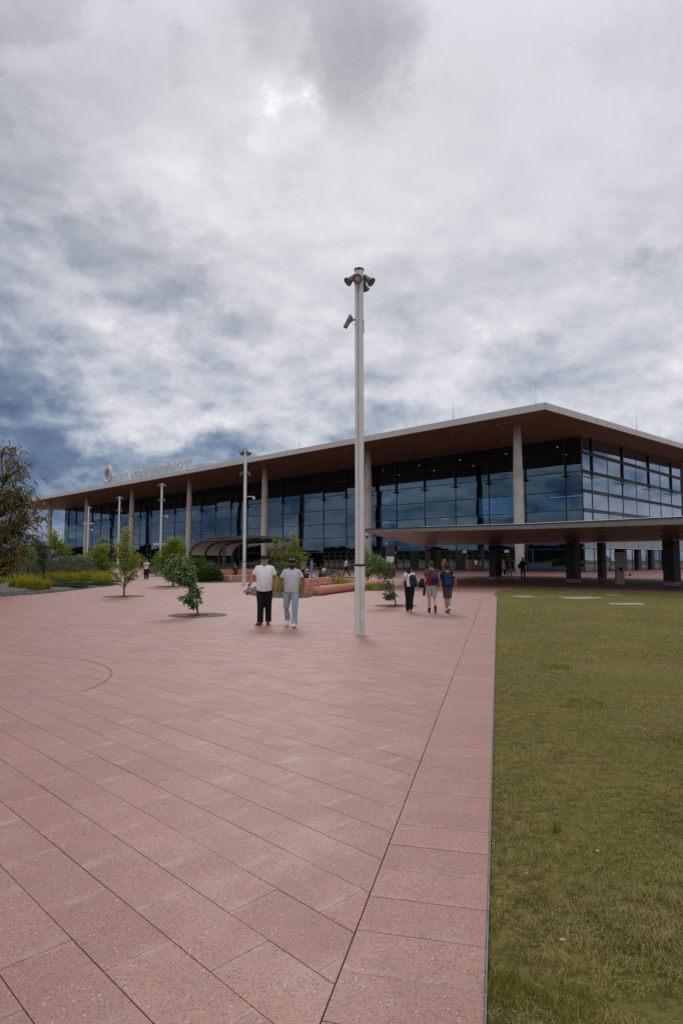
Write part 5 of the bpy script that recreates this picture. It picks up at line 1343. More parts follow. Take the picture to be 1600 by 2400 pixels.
b = bmesh.new(); box(b, -.25, .25, -.16, .16, .04, 1.55); box(b, -.25, .25, -.16, .16, 1.565, 2.12); bmesh.ops.bevel(b, geom=list(b.edges), offset=.015, segments=1, affect='EDGES'); bobj('kiosk_body', b, M_kio, ki)
b = bmesh.new(); box(b, -.23, .23, -.14, .14, 2.121, 2.34); bobj('kiosk_cap', b, M_pier, ki)
b = bmesh.new(); box(b, -.18, .18, -.12, .12, 0, .039); bobj('kiosk_foot', b, M_plinth, ki)
b = bmesh.new(); lathe(b, [(.13, -.175), (.13, -.161)], 20); 
for v in b.verts: v.co = Vector((v.co.x, v.co.z, v.co.y+1.02))
bobj('recess_disc', b, M_pier, ki)
b = bmesh.new(); box(b, -.12, .13, -.172, -.162, .86, .97); bobj('handset', b, M_plinth, ki)
b = bmesh.new(); tube(b, [(.25, 0, .60), (.70, 0, .62)], .02, 6); box(b, .66, .73, -.06, .06, .56, .70); bobj('side_arm', b, M_pier, ki)
b = bmesh.new(); tube(b, [(-.25, 0, .95), (-.66, 0, .97)], .02, 6); box(b, -.70, -.64, -.05, .05, .94, 1.04); bobj('side_arm', b, M_pier, ki)
# cameras standing on the canopy's far ledge and dome camera under its tip
for x_, lab in ((1443, 'small white camera on the ledge above the kiosk'), (1476, 'small white camera on the ledge right of the kiosk')):
    Yc = 95 if x_ < 1460 else 98
    p_ = ap(x_, 1284, Yc); b = bmesh.new(); lathe(b, [(.12, 0), (.16, .05), (.16, .45), (.08, .62)], 10); o = bobj('camera', b, M_cam); o.location = (p_.x, p_.y-1.2, 3.32); tag(o, lab, 'camera')
p_ = ap(860, 1256, 40.2); dm = thing('dome_camera', 'black and white dome camera hanging under the left tip of the canopy', 'camera', p_)
b = bmesh.new(); lathe(b, [(.03, .30), (.07, .22), (.10, .05), (.10, -.02)], 12); bobj('housing', b, M_cam, dm, True)
b = bmesh.new(); ball(b, (0, 0, -.06), (.085, .085, .10), 12, 8); bobj('dome', b, M_black, dm, True)
b = bmesh.new(); tube(b, [(-.02, 0, .28), (-.02, .2, .30)], .02, 5); bobj('bracket', b, M_black, dm)

# ------------------------------------------------------------------ people
def fabric(name, c, var=.12, rough=.9, scale=9):
    if name in MATS: return MATS[name]
    m = MT(name); t = m.n('ShaderNodeTexCoord').outputs['Object']; mp = m.n('ShaderNodeMapping'); m.l(t, mp.inputs[0]); mp.inputs['Scale'].default_value = (1, 1, .45)
    f = m.mr(m.noise(mp.outputs[0], scale, 4, .6), .3, .7); m.col(m.mix(f, tuple(x*(1-var) for x in c), tuple(min(1, x*(1+var)) for x in c)))
    m.p.inputs['Roughness'].default_value = rough; m.p.inputs['Specular IOR Level'].default_value = .2; m.bump(m.noise(mp.outputs[0], scale*1.1, 4, .55), .9, .03); MATS[name] = m.m; return m.m
SK = {'tan': plain('tan skin', (.36, .19, .12), .55, .08, 9, bump=.05), 'brown': plain('brown skin', (.20, .10, .065), .55, .08, 9, bump=.05), 'fair': plain('fair skin', (.55, .32, .24), .55, .08, 9, bump=.05), 'dark': plain('dark skin', (.09, .05, .035), .55, .08, 9, bump=.05)}
def rm(o, vox, sm=4):
    m = o.modifiers.new('remesh', 'REMESH'); m.mode = 'VOXEL'; m.voxel_size = vox; m.use_smooth_shade = True
    if sm: q = o.modifiers.new('smooth', 'SMOOTH'); q.iterations = sm; q.factor = .5
    return o
def lerp3(a, b, t): return Vector(a).lerp(Vector(b), t)
def person(lab, loc, H, rz, skin='tan', J=None, w=1.0, belly=0.0, shirt=None, sleeve=.55, trousers=None, leg='long', shoes=(.02, .02, .02), sole=None, hair=(.02, .015, .012), longhair=False, cap=None, beard=None,
           shades=False, vox=.014, hands=True, collar=False, shirt_lo=.90, skirt=None, sock=None, name='person', untuck=0, headrot=0, lean=0.0, loosen=1.0):
    P = dict(shL=(.160, 0, 1.392), elL=(.245, .02, 1.14), wrL=(.27, -.06, .90), shR=(-.160, 0, 1.392), elR=(-.245, .02, 1.14), wrR=(-.27, -.06, .90),
             hipL=(.09, 0, .92), knL=(.10, -.02, .50), anL=(.10, .02, .085), hipR=(-.09, 0, .92), knR=(-.10, -.02, .50), anR=(-.10, .02, .085), toeL=None, toeR=None)
    if J: P.update(J)
    P = {k: (Vector(v) if v is not None else None) for k, v in P.items()}
    for s in 'LR':
        P['sh'+s].x *= 1+(w-1)*.5
        if P['toe'+s] is None: P['toe'+s] = P['an'+s]+Vector((0, -.17, -.045))
    r = thing(name, lab, 'person', loc, rz, None); r.scale = (H/(1.725 if cap else 1.71),)*3
    B_ = bmesh.new(); X = (1, 0, 0)
    dz = P['hipL'].z-.92 if (P['hipL'].z < .8) else 0
    O = Vector((0, 0, dz))
    def T_(x, y, z): return Vector((x, y+lean*(z-.9), z))+O
    tors = [(T_(0, 0, .84), .11, .09), (T_(0, 0, .92), .160*w, .115+belly*.3), (T_(0, -belly*.45, 1.04), .150*w, .115+belly*.8), (T_(0, -belly*.4, 1.16), .155*w, .115+belly*.75), (T_(0, -.01, 1.30), .162*w, .118+belly*.25), (T_(0, 0, 1.385), .142*w, .10), (T_(0, .005, 1.435), .085, .072), (T_(0, .008, 1.48), .06, .06)]
    def lo(b, pts, add=0.0, seg=16): tube(b, [p for p, _, _ in pts], [(a+add, c+add) for _, a, c in pts], seg, xa=X)
    lo(B_, tors)
    tube(B_, [T_(0, .01, 1.42), T_(0, -.005, 1.54)], [.062, .056], 10)
    hc = T_(0, -.012, 1.603); RH = Matrix.Rotation(headrot, 4, 'Z')
    def hp(x, y, z): return hc+(RH @ Vector((x, y, z)))
    ball(B_, hc, (.087, .104, .118), 16, 12); ball(B_, hp(0, -.025, -.062), (.054, .062, .056), 12, 8)
    ball(B_, hp(0, -.098, -.012), (.013, .020, .024), 8, 6); ball(B_, hp(0, -.084, .022), (.050, .016, .012), 8, 6); ball(B_, hp(0, -.083, -.055), (.026, .012, .010), 8, 6)
    for s in (-1, 1): ball(B_, hp(s*.079, .005, -.01), (.012, .022, .032), 8, 6)
    S_ = []
    for s, sg in (('L', 1), ('R', -1)):
        sh, el, wr = P['sh'+s]+O, P['el'+s]+O, P['wr'+s]+O
        ball(B_, sh, (.050, .050, .048), 10, 8)
        tube(B_, [lerp3((0, 0, 1.40+O.z), sh, .55), sh, lerp3(sh, el, .5), el, lerp3(el, wr, .35), wr], [.042, .047, .050, .046, .045, .029], 10)
        ball(B_, el, .040, 8, 6)
        d = (wr-el).normalized(); side = d.cross(Vector((sg, 0, 0)));
        if side.length < .2: side = Vector((0, 0, 1))
        side.normalize(); inw = d.cross(side).normalized()*(-1 if d.cross(side).dot(Vector((-sg, 0, 0))) < 0 else 1)
        if hands:
            tube(B_, [wr, wr+d*.035, wr+d*.085], [(.026, .020), (.036, .017), (.038, .014)], 8, xa=side)
            for k, (off, ln) in enumerate(((.030, .066), (.010, .078), (-.010, .072), (-.029, .056))):
                f0 = wr+d*.075+side*off; tube(B_, [f0, f0+d*ln*.5+inw*.008, f0+d*ln*.82+inw*.028, f0+d*ln*.9+inw*.046], [.0095, .009, .0085, .0075], 6)
            th = wr+d*.025+side*.030; tube(B_, [th, th+d*.035+side*.022+inw*.012, th+d*.065+side*.018+inw*.028], [.012, .011, .009], 6)
        else: ball(B_, wr+d*.06, (.035, .035, .06), 8, 6)
        hp_, kn, an, toe = P['hip'+s]+O, P['kn'+s]+O*(0 if dz else 1), P['an'+s], P['toe'+s]
        if dz: kn = P['kn'+s]
        tube(B_, [hp_+Vector((0, 0, .04)), lerp3(hp_, kn, .35), kn, lerp3(kn, an, .35), an], [.088, .080, .056, .055, .038], 12)
        tube(B_, [an+Vector((0, .035, -.05)), an+Vector((0, -.02, -.045)), toe], [.035, .038, .028], 8)
        S_.append((s, sg, sh, el, wr, hp_, kn, an, toe))
    rm(bobj('body', B_, SK[skin], r, True), vox*.8 if hands else vox)
    def F(c, nm): return c if not isinstance(c, tuple) else fabric('cloth %.3f %.3f %.3f' % c, c)
    if shirt is not None:
        b = bmesh.new(); top = [(p, a, c) for p, a, c in tors[1:7]]
        zlo = shirt_lo; top[0] = (T_(0, 0, zlo), top[1][1]*.995, top[1][2])
        lo(b, top, .022*loosen)
        for (s, sg, sh, el, wr, *_r) in S_:
            if sleeve <= 0: ball(b, sh, (.05, .055, .05), 10, 8); continue
            e_ = lerp3(sh, el, min(1, sleeve)) if sleeve <= 1 else el
            pts_ = [lerp3((0, 0, 1.435+O.z), sh, .35), sh+Vector((0, 0, .004)), e_] ; rr = [.060, .073, .071-.006*(sleeve > .9)]
            if sleeve > 1: pts_.append(lerp3(el, wr, (sleeve-1))); rr.append(.042)
            tube(b, pts_, rr, 12)
        rm(bobj('shirt', b, F(shirt, 'shirt'), r, True), vox)
        if collar:
            b = bmesh.new(); c0 = T_(0, .0, 1.455)
            for k in range(2):
                sgx = -1 if k else 1
                pts_ = [c0+Vector((0, .072, .030)), c0+Vector((sgx*.062, .038, .026)), c0+Vector((sgx*.070, -.02, .006)), c0+Vector((sgx*.042, -.082, -.030))]
                tube(b, pts_, [(.010, .026), (.010, .028), (.011, .028), (.010, .018)], 6, xa=(0, 0, 1))
            bobj('collar', b, F(shirt, 'shirt'), r, True)
    if trousers is not None:
        b = bmesh.new(); lo(b, [(T_(0, 0, .79), .07, .07), (T_(0, 0, .87), .135*w, .105), (T_(0, 0, .94), .162*w, .120+belly*.3), (T_(0, 0, 1.045), .152*w, .115+belly*.7)], .013)
        for (s, sg, sh, el, wr, hp_, kn, an, toe) in S_:
            if leg == 'long': pts_ = [hp_+Vector((0, 0, .03)), lerp3(hp_, kn, .4), kn, lerp3(kn, an, .5), an+Vector((0, 0, -.025))]; rr = [.100, .094*loosen, .074*loosen, .068*loosen, .066*loosen]
            else: pts_ = [hp_+Vector((0, 0, .03)), lerp3(hp_, kn, .5), lerp3(hp_, kn, leg)]; rr = [.100, .092, .086]
            tube(b, pts_, rr, 14)
        rm(bobj('trousers' if leg == 'long' else 'shorts', b, F(trousers, 't'), r, True), vox)
    if skirt is not None:
        b = bmesh.new(); lo(b, [(T_(0, 0, .30), .20, .17), (T_(0, 0, .6), .185, .15), (T_(0, 0, .95), .15, .12), (T_(0, 0, 1.1), .14, .11)], .01); rm(bobj('dress', b, F(skirt, 'd'), r, True), vox)
    for (s, sg, sh, el, wr, hp_, kn, an, toe) in S_:
        b = bmesh.new(); dd_ = (toe-an); up = Vector((0, -dd_.z, dd_.y)).normalized() if False else Vector((0, 0, 1))
        f_ = Vector((toe.x-an.x, toe.y-an.y, toe.z-an.z+.045)).normalized(); hl = an+Vector((0, 0, -.045))-f_*.055
        tube(b, [hl, hl+f_*.09+Vector((0, 0, .012)), hl+f_*.17, hl+f_*.255], [(.036, .040), (.044, .048), (.046, .034), (.034, .022)], 10, xa=X); ball(b, an+Vector((0, 0, -.015)), (.042, .046, .04), 10, 8)
        sh_ = bobj('shoe', b, plain('shoe %.2f %.2f %.2f' % shoes, shoes, .6, .1, 8, bump=0), r, True); rm(sh_, .010 if hands else .016, 2)
        if sole:
            b = bmesh.new(); tube(b, [hl+Vector((0, 0, -.034)), hl+f_*.12+Vector((0, 0, -.034)), hl+f_*.262+Vector((0, 0, -.022))], [(.040, .010), (.048, .011), (.036, .010)], 8, xa=X); bobj('sole', b, plain('sole %.2f %.2f %.2f' % sole, sole, .6, .05, bump=0), sh_, True)
        if sock: b = bmesh.new(); tube(b, [an, lerp3(an, kn, .22)], [.046, .047], 10); bobj('sock', b, F(sock, 's'), r, True)
    if hair is not None and not cap:
        b = bmesh.new(); ball(b, hp(0, .016, .026), (.091, .104, .102), 16, 10); ball(b, hp(0, .045, -.03), (.070, .056, .06), 12, 8)
        if longhair: tube(b, [hp(0, .04, .03), hp(0, .075, -.06), hp(.0, .085, -.17), hp(.0, .07, -.24)], [(.085, .06), (.085, .045), (.075, .035), (.04, .02)], 12, xa=RH @ Vector(X))
        rm(bobj('hair', b, fabric('hair %.3f %.3f' % hair[:2], hair, .35, .6, 40), r, True), .010, 2)
    if cap:
        b = bmesh.new(); ball(b, hp(0, .006, .030), (.098, .117, .110), 18, 12)
        bmesh.ops.bisect_plane(b, geom=list(b.verts)+list(b.edges)+list(b.faces), plane_co=hp(0, 0, .026), plane_no=(0, 0, -1), clear_outer=True)
        bmesh.ops.holes_fill(b, edges=[e for e in b.edges if e.is_boundary]); cp = bobj('cap', b, fabric('cap %.3f' % cap[0], cap), r, True)
        b = bmesh.new(); n_ = 10; top_, bot = [], []
        for i in range(n_+1):
            a = math.pi+math.pi*i/n_; top_.append(b.verts.new(hp(.074*math.cos(a), -.075+.075*math.sin(a), .030+.012*abs(math.sin(a))*-1))); bot.append(b.verts.new(hp(.074*math.cos(a), -.075+.075*math.sin(a), .022-.012*abs(math.sin(a)))))
        c1, c2 = b.verts.new(hp(0, -.06, .038)), b.verts.new(hp(0, -.06, .026))
        for i in range(n_): b.faces.new((c1, top_[i], top_[i+1])); b.faces.new((c2, bot[i+1], bot[i])); b.faces.new((top_[i], bot[i], bot[i+1], top_[i+1]))
        b.faces.new((c1, top_[-1], bot[-1], c2)); b.faces.new((c1, c2, bot[0], top_[0])); bobj('peak', b, fabric('cap %.3f' % cap[0], cap), cp)
        if longhair is False:
            b = bmesh.new(); ball(b, hp(0, .035, -.008), (.078, .072, .05), 12, 8); bobj('hair', b, fabric('hair %.3f %.3f' % hair[:2], hair, .3, .6, 40), r, True)
    if beard:
        b = bmesh.new(); ball(b, hp(0, -.045, -.078), (.060, .056, .052), 14, 10)
        for s in (-1, 1): ball(b, hp(s*.055, -.03, -.045), (.022, .04, .045), 8, 6)
        rm(bobj('beard', b, fabric('beard', beard, .3, .8, 50), r, True), .008, 2)
    if hands:
        for s in (-1, 1): b = bmesh.new(); ball(b, hp(s*.030, -.086, .006), (.012, .008, .007), 8, 6); bobj('eye', b, M_black, r)
        b = bmesh.new(); ball(b, hp(0, -.092, -.052), (.024, .006, .005), 8, 6); bobj('mouth', b, plain('lips', (.25, .09, .07), .6, .05, bump=0), r)
    return r
def spx(fx, fy, hy, Y=None):
    """ground point and height of somebody whose soles and crown sit at these rows"""
    g = gp(fx, fy) if Y is None else Vector((ap(fx, 1300, Y).x, Y, 0)); t = ap(fx, hy, g.y); return (g.x, g.y, 0), t.z
PI = math.pi
wht, blk = (.72, .72, .74), (.012, .012, .014)
# ---- the two men walking towards us
l1, H1 = spx(619, 1464.5, 1300.5)
p1 = person('man in white polo shirt, black trousers, black cap and red shoes walking towards the camera', l1, H1, 0, 'tan', dict(elR=(-.31, .03, 1.14), wrR=(-.385, -.06, .935), elL=(.29, .03, 1.13), wrL=(.275, -.05, .88),
     knR=(-.085, -.04, .50), anR=(-.095, -.03, .085), toeR=(-.16, -.19, .04), knL=(.095, .0, .50), anL=(.095, .06, .10), toeL=(.10, -.12, .055)), 1.14, .075, wht, .62, blk, shoes=(.16, .035, .025), sole=(.35, .05, .03), cap=(.02, .02, .021), collar=True, vox=.011, loosen=1.18, shirt_lo=.86)
b = bmesh.new(); tube(b, [(-.372, -.05, .985), (-.383, -.055, .965)], [.036, .036], 10); bobj('watch', b, M_black, p1)
b = bmesh.new(); box(b, .075, .105, -.205, -.200, 1.305, 1.311); bobj('chest_logo', b, M_gap, p1)
b = bmesh.new(); box(b, -.03, .03, -.112, -.100, 1.712, 1.722); bobj('cap_print', b, M_cam, p1)
b = bmesh.new(); box(b, -.035, .035, -.008, .008, -.055, .055); o = bobj('phone', b, M_pole); o.location = (l1[0]-.405, l1[1]-.10, .80*H1/1.75); o.rotation_euler = (.4, .35, .5); tag(o, 'dark and silver phone held low by the man in the white polo shirt', 'phone')
b = bmesh.new(); box(b, -.029, .029, -.0105, -.0082, -.048, .048); s_ = bobj('phone_screen', b, M_black, o)
l2, H2 = spx(683, 1468.5, 1309.5)
jean = (.30, .36, .42)
p2 = person('bearded man in grey knitted polo, pale jeans and dark cap walking towards the camera', l2, H2, 0, 'brown', dict(elR=(-.30, .02, 1.14), wrR=(-.30, -.05, .90), elL=(.30, .02, 1.14), wrL=(.285, -.04, .90),
     hipL=(.085, -.02, .92), knL=(.095, -.13, .53), anL=(.085, -.16, .10), toeL=(.07, -.33, .055), hipR=(-.095, .02, .92), knR=(-.14, .07, .50), anR=(-.12, .26, .17), toeR=(-.13, .13, .06)), 1.08, .05, (.48, .50, .53), .62, jean, shoes=(.66, .66, .64), sole=(.5, .5, .48),
     cap=(.014, .016, .022), beard=(.012, .009, .008), collar=True, vox=.011, loosen=1.1, shirt_lo=.89)
b = bmesh.new(); tube(b, [(-.075, -.085, 1.705), (-.04, -.115, 1.702), (0, -.117, 1.704), (.04, -.115, 1.702), (.075, -.085, 1.705)], [(.010, .012), (.014, .018), (.008, .010), (.014, .018), (.010, .012)], 8, xa=(1, 0, 0)); sg_ = bobj('sunglasses', b, emis('mirror blue', (0.0, .0, .0), 0), p2); sg_.data.materials[0] = plain('mirror blue lens', (.10, .35, .65), .08, .05, bump=0, metal=.8)
# ---- three people walking away with bags
bk = dict(elL=(.25, .0, 1.16), wrL=(.27, -.10, .93), elR=(-.25, .0, 1.16), wrR=(-.27, -.10, .93))
l3, H3 = spx(960, 1433, 1327)
p3 = person('dark haired woman in white top and black wide trousers walking away', l3, H3, PI, 'fair', dict(elL=(.25, .03, 1.14), wrL=(.285, -.02, .88), elR=(-.20, -.12, 1.18), wrR=(-.12, -.25, 1.15), knL=(.075, -.06, .50), anL=(.08, -.05, .085), knR=(-.055, .02, .49), anR=(-.03, .16, .14), toeR=(-.03, .03, .05)), .86, 0, (.70, .70, .72), .35, (.012, .012, .014), shoes=(.02, .02, .02), hair=(.022, .012, .010), longhair=True, vox=.012, loosen=1.15, headrot=-.5, shirt_lo=.94)
l4, H4 = spx(1012, 1436.5, 1316)
p4 = person('tall man in dark maroon T-shirt and light grey shorts walking away', l4, H4, PI, 'fair', dict(elR=(-.26, .04, 1.16), wrR=(-.29, -.06, .92), elL=(.27, -.02, 1.16), wrL=(.24, -.2, 1.08), knL=(.085, -.06, .49), anL=(.08, -.07, .085), knR=(-.075, .03, .49), anR=(-.085, .20, .16), toeR=(-.095, .06, .05)), 1.06, .02, (.135, .052, .066), .62, (.36, .36, .37), .88, (.02, .02, .022), sole=(.2, .2, .2), hair=(.05, .03, .018), vox=.012, sock=(.015, .015, .017), loosen=1.1)
l5, H5 = spx(1049, 1437, 1322.5)
p5 = person('man in black T-shirt and slate blue shorts walking away on the right of the trio', l5, H5, PI, 'tan', dict(elR=(-.27, .04, 1.16), wrR=(-.30, -.07, .93), elL=(.25, -.06, 1.15), wrL=(.22, -.24, 1.08), knL=(.06, -.03, .49), anL=(.04, .02, .085), knR=(-.05, -.02, .49), anR=(-.02, .18, .15), toeR=(-.02, .05, .05)), 1.06, .03, (.018, .017, .017), .75, (.055, .07, .085), .92, (.05, .05, .05), sole=(.5, .5, .5), hair=(.018, .013, .010), vox=.012, sock=(.6, .6, .6), loosen=1.12)
def pack(name, lab, cat, par_loc, H, off, size, col, pocket=None, rot=0, straps=True, tilt=0.0):
    k = H/1.75; r = thing(name, lab, cat, (par_loc[0]+off[0]*k, par_loc[1]+off[1]*k, off[2]*k)); r.rotation_euler = (0, tilt, rot)
    w_, d_, h_ = [s*k for s in size]; m_ = fabric('bag %.3f %.3f %.3f' % col, col)
    b = bmesh.new(); bmesh.ops.create_cube(b, size=1); bmesh.ops.subdivide_edges(b, edges=list(b.edges), cuts=5, use_grid_fill=True)
    for v in b.verts:
        p = v.co*2; n4 = (abs(p.x)**4+abs(p.y)**4+abs(p.z)**4)**.25; p = p/max(n4, 1e-6)*max(abs(p.x), abs(p.y), abs(p.z)); tp_ = 1-.16*max(0, p.z)
        v.co = Vector((p.x*w_/2*tp_, p.y*d_/2*(1.0-.15*p.z), p.z*h_/2))
    bobj('bag_body', b, m_, r, True)
    b = bmesh.new(); ball(b, (0, -d_*.42, -h_*.18), (w_*.34, d_*.22, h_*.24), 14, 10); bobj('pocket', b, fabric('bag %.3f %.3f %.3f' % (pocket or col), pocket or col), r, True)
    b = bmesh.new(); tube(b, [(-.05*k, d_*.2, h_*.48), (0, d_*.2, h_*.56), (.05*k, d_*.2, h_*.48)], .010, 6); bobj('handle', b, M_black, r)
    if straps:
        for s in straps if isinstance(straps, tuple) else (-1, 1): b = bmesh.new(); tube(b, [(s*w_*.36, d_*.42, h_*.34), (s*w_*.44, d_*.8, h_*.46), (s*w_*.46, d_*1.7, h_*.30), (s*w_*.46, d_*1.5, -.05), (s*w_*.40, d_*.5, -h_*.35)], [(.020, .006)]*5, 6); bobj('strap', b, M_black, r)
    return r
pack('backpack', 'dark teal rounded backpack hanging off the right shoulder of the woman in white', 'backpack', l3, H3, (.115, -.20, 1.18), (.28, .19, .46), (.012, .040, .050), None, 0, (1,), -.16)
pack('handbag', 'small brown shoulder bag at the left side of the woman in white', 'handbag', l3, H3, (-.155, -.06, 1.07), (.13, .07, .20), (.03, .016, .014), None, .3, False)
b = bmesh.new(); k = H3/1.75; tube(b, [(l3[0]-.15*k, l3[1]-.09, 1.16*k), (l3[0]-.13*k, l3[1]-.115, 1.30*k), (l3[0]-.09*k, l3[1]-.06, 1.47*k)], .008, 5); tag(bobj('bag_strap', b, M_black), 'thin dark strap of the small shoulder bag of the woman in white', 'strap')
d4 = thing('duffel_bag', 'dark blue and magenta duffel bag across the back of the man in the maroon T-shirt', 'bag', (l4[0]-.01, l4[1]-.24, 1.125*H4/1.75), 0)
b = bmesh.new(); tube(b, [(-.02, 0, .01), (.04, 0, .015), (.12, 0, .03), (.175, 0, .02)], [(.08, .105), (.08, .11), (.085, .115), (.06, .09)], 16, xa=(0, 1, 0)); bobj('bag_body', b, fabric('duffel blue', (.020, .020, .075)), d4, True)
b = bmesh.new(); tube(b, [(-.165, 0, -.02), (-.14, 0, -.01), (-.022, 0, .008)], [(.045, .07), (.065, .09), (.076, .102)], 16, xa=(0, 1, 0)); bobj('bag_end', b, fabric('duffel magenta', (.16, .012, .04)), d4, True)
b = bmesh.new(); tube(b, [(-.12, .10, .13), (.0, .13, .36), (.10, .22, .46)], [(.02, .008)]*3, 6); bobj('strap', b, M_black, d4)
b = bmesh.new(); tube(b, [(0, 0, .12), (-.02, 0, 0), (-.04, 0, -.14)], [(.05, .03), (.075, .045), (.09, .05)], 10, xa=(1, 0, 0)); o = bobj('jacket', b, fabric('black jacket', (.012, .012, .013)), None, True); o.location = (l4[0]-.30, l4[1]-.05, 1.02*H4/1.75); tag(o, 'black bundle hanging at the left side of the man in the maroon T-shirt', 'jacket')
b = bmesh.new(); tube(b, [(.02, 0, .16), (0, 0, 0), (-.01, 0, -.15)], [(.02, .03), (.04, .04), (.035, .04)], 8, xa=(1, 0, 0)); o = bobj('umbrella', b, fabric('black jacket', (.012, .012, .013)), None, True); o.location = (l4[0]-.235, l4[1]-.02, .75*H4/1.75); tag(o, 'slim black folded item below the bundle beside the grey shorts', 'umbrella')
pack('backpack', 'bright blue backpack on the back of the man in black', 'backpack', l5, H5, (-.03, -.23, 1.19), (.26, .19, .46), (.010, .032, .14), (.014, .045, .19), 0, True, .03)
b = bmesh.new(); tube(b, [(0, 0, .12), (-.02, 0, 0), (-.045, 0, -.10)], .006, 5); o = bobj('cord', b, M_cam); o.location = (l5[0]-.20, l5[1]-.10, .84); tag(o, 'pale cord dangling from the left side of the blue backpack', 'cord')
# ---- people further away
def far(lab, fx, fy, hy, rz, skin, shirt, tr, leg='long', Y=None, **k):
    l_, H_ = spx(fx, fy, hy, Y); 
    if Y: H_ = k.pop('H', 1.7)
    k.setdefault('vox', .022); return person(lab, l_, H_, rz, skin, k.pop('J', None), k.pop('w', 1.0), 0, shirt, k.pop('sleeve', .6), tr, leg, hands=False, **k), l_, H_
wk = dict(knL=(.10, -.14, .52), anL=(.09, -.20, .10), knR=(-.09, .02, .50), anR=(-.09, .24, .16), elL=(.24, .08, 1.15), wrL=(.26, .10, .92), elR=(-.24, -.05, 1.15), wrR=(-.26, -.18, .95))
far('young man in white shirt and black trousers walking right behind the bench', 811, 1351.5, 1308, PI/2+.2, 'brown', (.66, .60, .66), blk, J=dict(wk, anL=(.09, -.34, .12), knL=(.1, -.2, .52), anR=(-.09, .32, .14), knR=(-.09, .10, .50)))
far('man in open dark blazer, light blue shirt and beige trousers walking under the canopy', 1193, 1361, 1307.5, .25, 'tan', (.22, .30, .48), (.42, .37, .31), J=wk, hair=(.25, .22, .20))
l11, H11 = spx(1193, 1361, 1307.5); b = bmesh.new()
for s in (-1, 1): tube(b, [(s*.13, .01, 1.46), (s*.165, .0, 1.3), (s*.17, .0, 1.05), (s*.17, .01, .84)], [(.06, .10), (.07, .135), (.07, .13), (.075, .13)], 10, xa=(1, 0, 0)); tube(b, [(s*.18, 0, 1.44), (s*.25, .02, 1.15), (s*.27, -.05, .95)], [.075, .062, .05], 10)
tube(b, [(0, .09, 1.45), (0, .10, 1.2), (0, .09, .85)], [(.12, .05), (.16, .06), (.16, .06)], 10, xa=(1, 0, 0))
o = bobj('blazer', b, fabric('blazer', (.014, .015, .02)), [c_ for c_ in C.objects if c_.get('label', '').startswith('man in open dark blazer')][0], True); rm(o, .022)
pack('briefcase', 'dark bag carried by the man in the open dark blazer', 'bag', l11, H11, (-.36, -.05, .66), (.08, .28, .46), (.012, .012, .014), None, .2, False)
far('woman in dark jacket and blue flared jeans walking towards the camera under the canopy', 1225, 1361.5, 1307, -.2, 'fair', (.03, .016, .016), (.035, .12, .20), sleeve=1.8, J=dict(wk, elL=(.25, -.05, 1.2), wrL=(.10, -.18, 1.42)), hair=(.10, .03, .015), longhair=True)
l12, H12 = spx(1225, 1361.5, 1307); pack('handbag', 'black shoulder bag of the woman in blue flared jeans', 'handbag', l12, H12, (-.26, -.02, 1.12), (.26, .14, .32), (.012, .012, .012), None, .3, False)
far('person in yellow top with a dark backpack and shorts walking to the doors', 1042, 1338, 1301, PI, 'tan', (.42, .30, .05), (.14, .06, .07), .8, Y=82, H=1.75, J=wk, hair=(.45, .40, .32))
l_, H_ = spx(1042, 0, 0, 82) if False else ((ap(1042, 1300, 82).x, 82, 0), 1.75)
pack('backpack', 'dark backpack on the person in the yellow top', 'backpack', l_, H_, (.06, -.2, 1.2), (.28, .18, .46), (.03, .025, .02), None, 0, False)
far('person in bright pink standing by the doors beyond the tall man in maroon', 1018.5, 0, 0, PI, 'brown', (.62, .01, .16), (.62, .01, .16), Y=88, H=1.7)
far('woman in a long red dress near the entrance doors', 1101, 0, 0, .4, 'brown', (.30, .015, .05), None, Y=90, H=1.66, skirt=(.30, .015, .05), longhair=True)
far('person in white top and dark trousers beside the woman in the red dress', 1114.5, 0, 0, PI, 'dark', (.55, .55, .55), (.02, .02, .025), Y=90, H=1.75)
far('person in grey blue clothes at the doors, right of the white top', 1125, 0, 0, .2, 'brown', (.16, .20, .26), (.10, .12, .16), Y=91, H=1.7)
far('small woman in white blouse and black leggings holding up a phone by the light pole', 343, 1359, 1311.5, .1, 'tan', (.62, .61, .60), blk, shoes=(.7, .7, .7), hair=(.16, .04, .03), J=dict(elL=(.24, -.08, 1.2), wrL=(.06, -.28, 1.32), elR=(-.24, -.08, 1.2), wrR=(-.06, -.28, 1.32)), loosen=1.2)
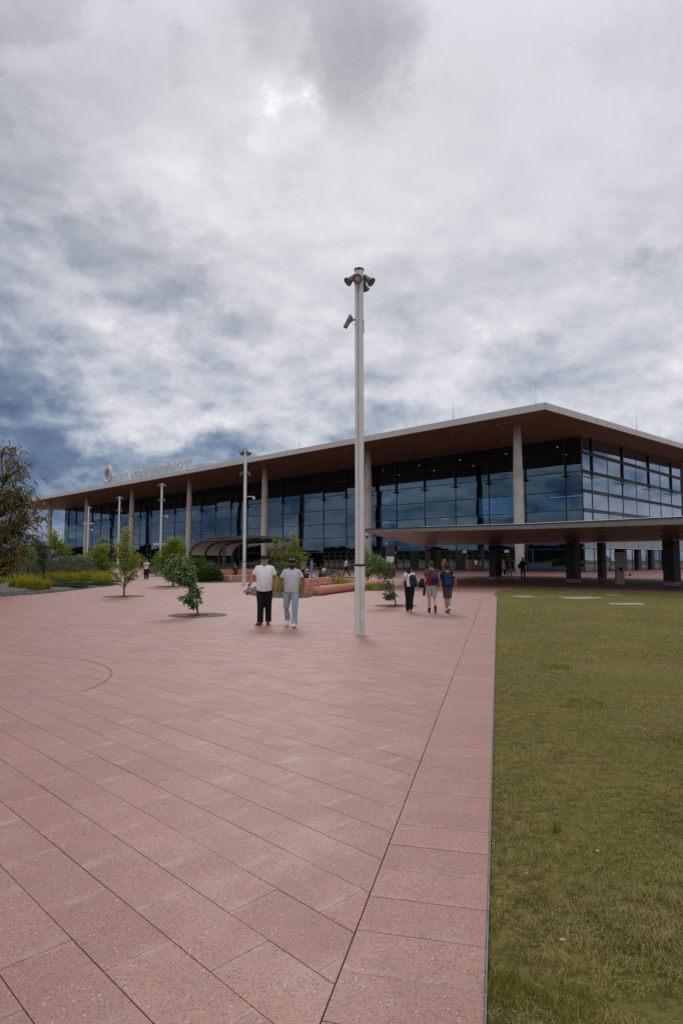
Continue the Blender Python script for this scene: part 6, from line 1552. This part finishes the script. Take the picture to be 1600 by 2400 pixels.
far('person in light blue shirt standing in profile behind the bench grass', 730, 0, 0, PI/2, 'tan', (.18, .30, .62), (.16, .26, .50), Y=58, H=1.72, sleeve=1.5, J=dict(elR=(-.22, -.1, 1.2), wrR=(-.2, -.3, 1.2)))
far('person in patterned grey shirt walking away just right of the bearded man', 709, 0, 0, PI, 'tan', (.34, .37, .40), (.025, .025, .03), Y=50, H=1.68, hair=(.02, .02, .02))
far('dark figure standing behind the sparse young tree left of centre', 288, 0, 0, .5, 'tan', (.02, .02, .025), blk, Y=66, H=1.72, hair=(.45, .42, .40))
sit = dict(hipL=(.09, 0, .50), hipR=(-.09, 0, .50), knL=(.12, -.42, .52), knR=(-.06, -.42, .54), anL=(.12, -.46, .09), anR=(-.06, -.50, .09), elL=(.22, -.08, 1.15), wrL=(.05, -.22, 1.25), elR=(-.22, -.08, 1.15), wrR=(-.05, -.28, 1.05))
far('woman in black sitting on the pink bench under the shelter', 552, 0, 0, .2, 'tan', (.014, .014, .016), (.014, .014, .016), Y=49.0, H=1.68, J=sit, longhair=True, sleeve=.8)
far('seated child with light top among the people behind the bench', 718, 0, 0, .3, 'tan', (.50, .40, .42), (.03, .03, .035), Y=53, H=1.45, J=sit)
far('seated person in dark clothes behind the bench grass', 752, 0, 0, PI*.75, 'dark', (.02, .022, .025), (.02, .02, .022), Y=52, H=1.7, J=sit)
b = bmesh.new(); tube(b, [(0, 0, 0), (0, 0, .2), (0, 0, .42), (0, 0, .5)], [(.14, .1), (.2, .13), (.18, .12), (.08, .06)], 12, xa=(1, 0, 0)); o = bobj('bag', b, fabric('white bag', (.5, .5, .5)), None, True); o.location = (ap(759, 1300, 51.6).x, 51.6, .45); tag(o, 'pale grey bag beside the seated person in dark clothes', 'bag')
for i, (x_, Y_b) in enumerate(((718, 53), (752, 52.2))):
    t_ = thing('stool', 'low dark seat under the %s' % ('child with the light top' if i == 0 else 'dark clothed person behind the bench grass'), 'seat', (ap(x_, 1300, Y_b).x, Y_b, 0)); b = bmesh.new(); box(b, -.28, .28, -.2, .25, .36, .43); bobj('seat', b, M_shel, t_); b = bmesh.new(); box(b, -.2, .2, -.12, .16, 0, .358); bobj('base', b, M_shel, t_)
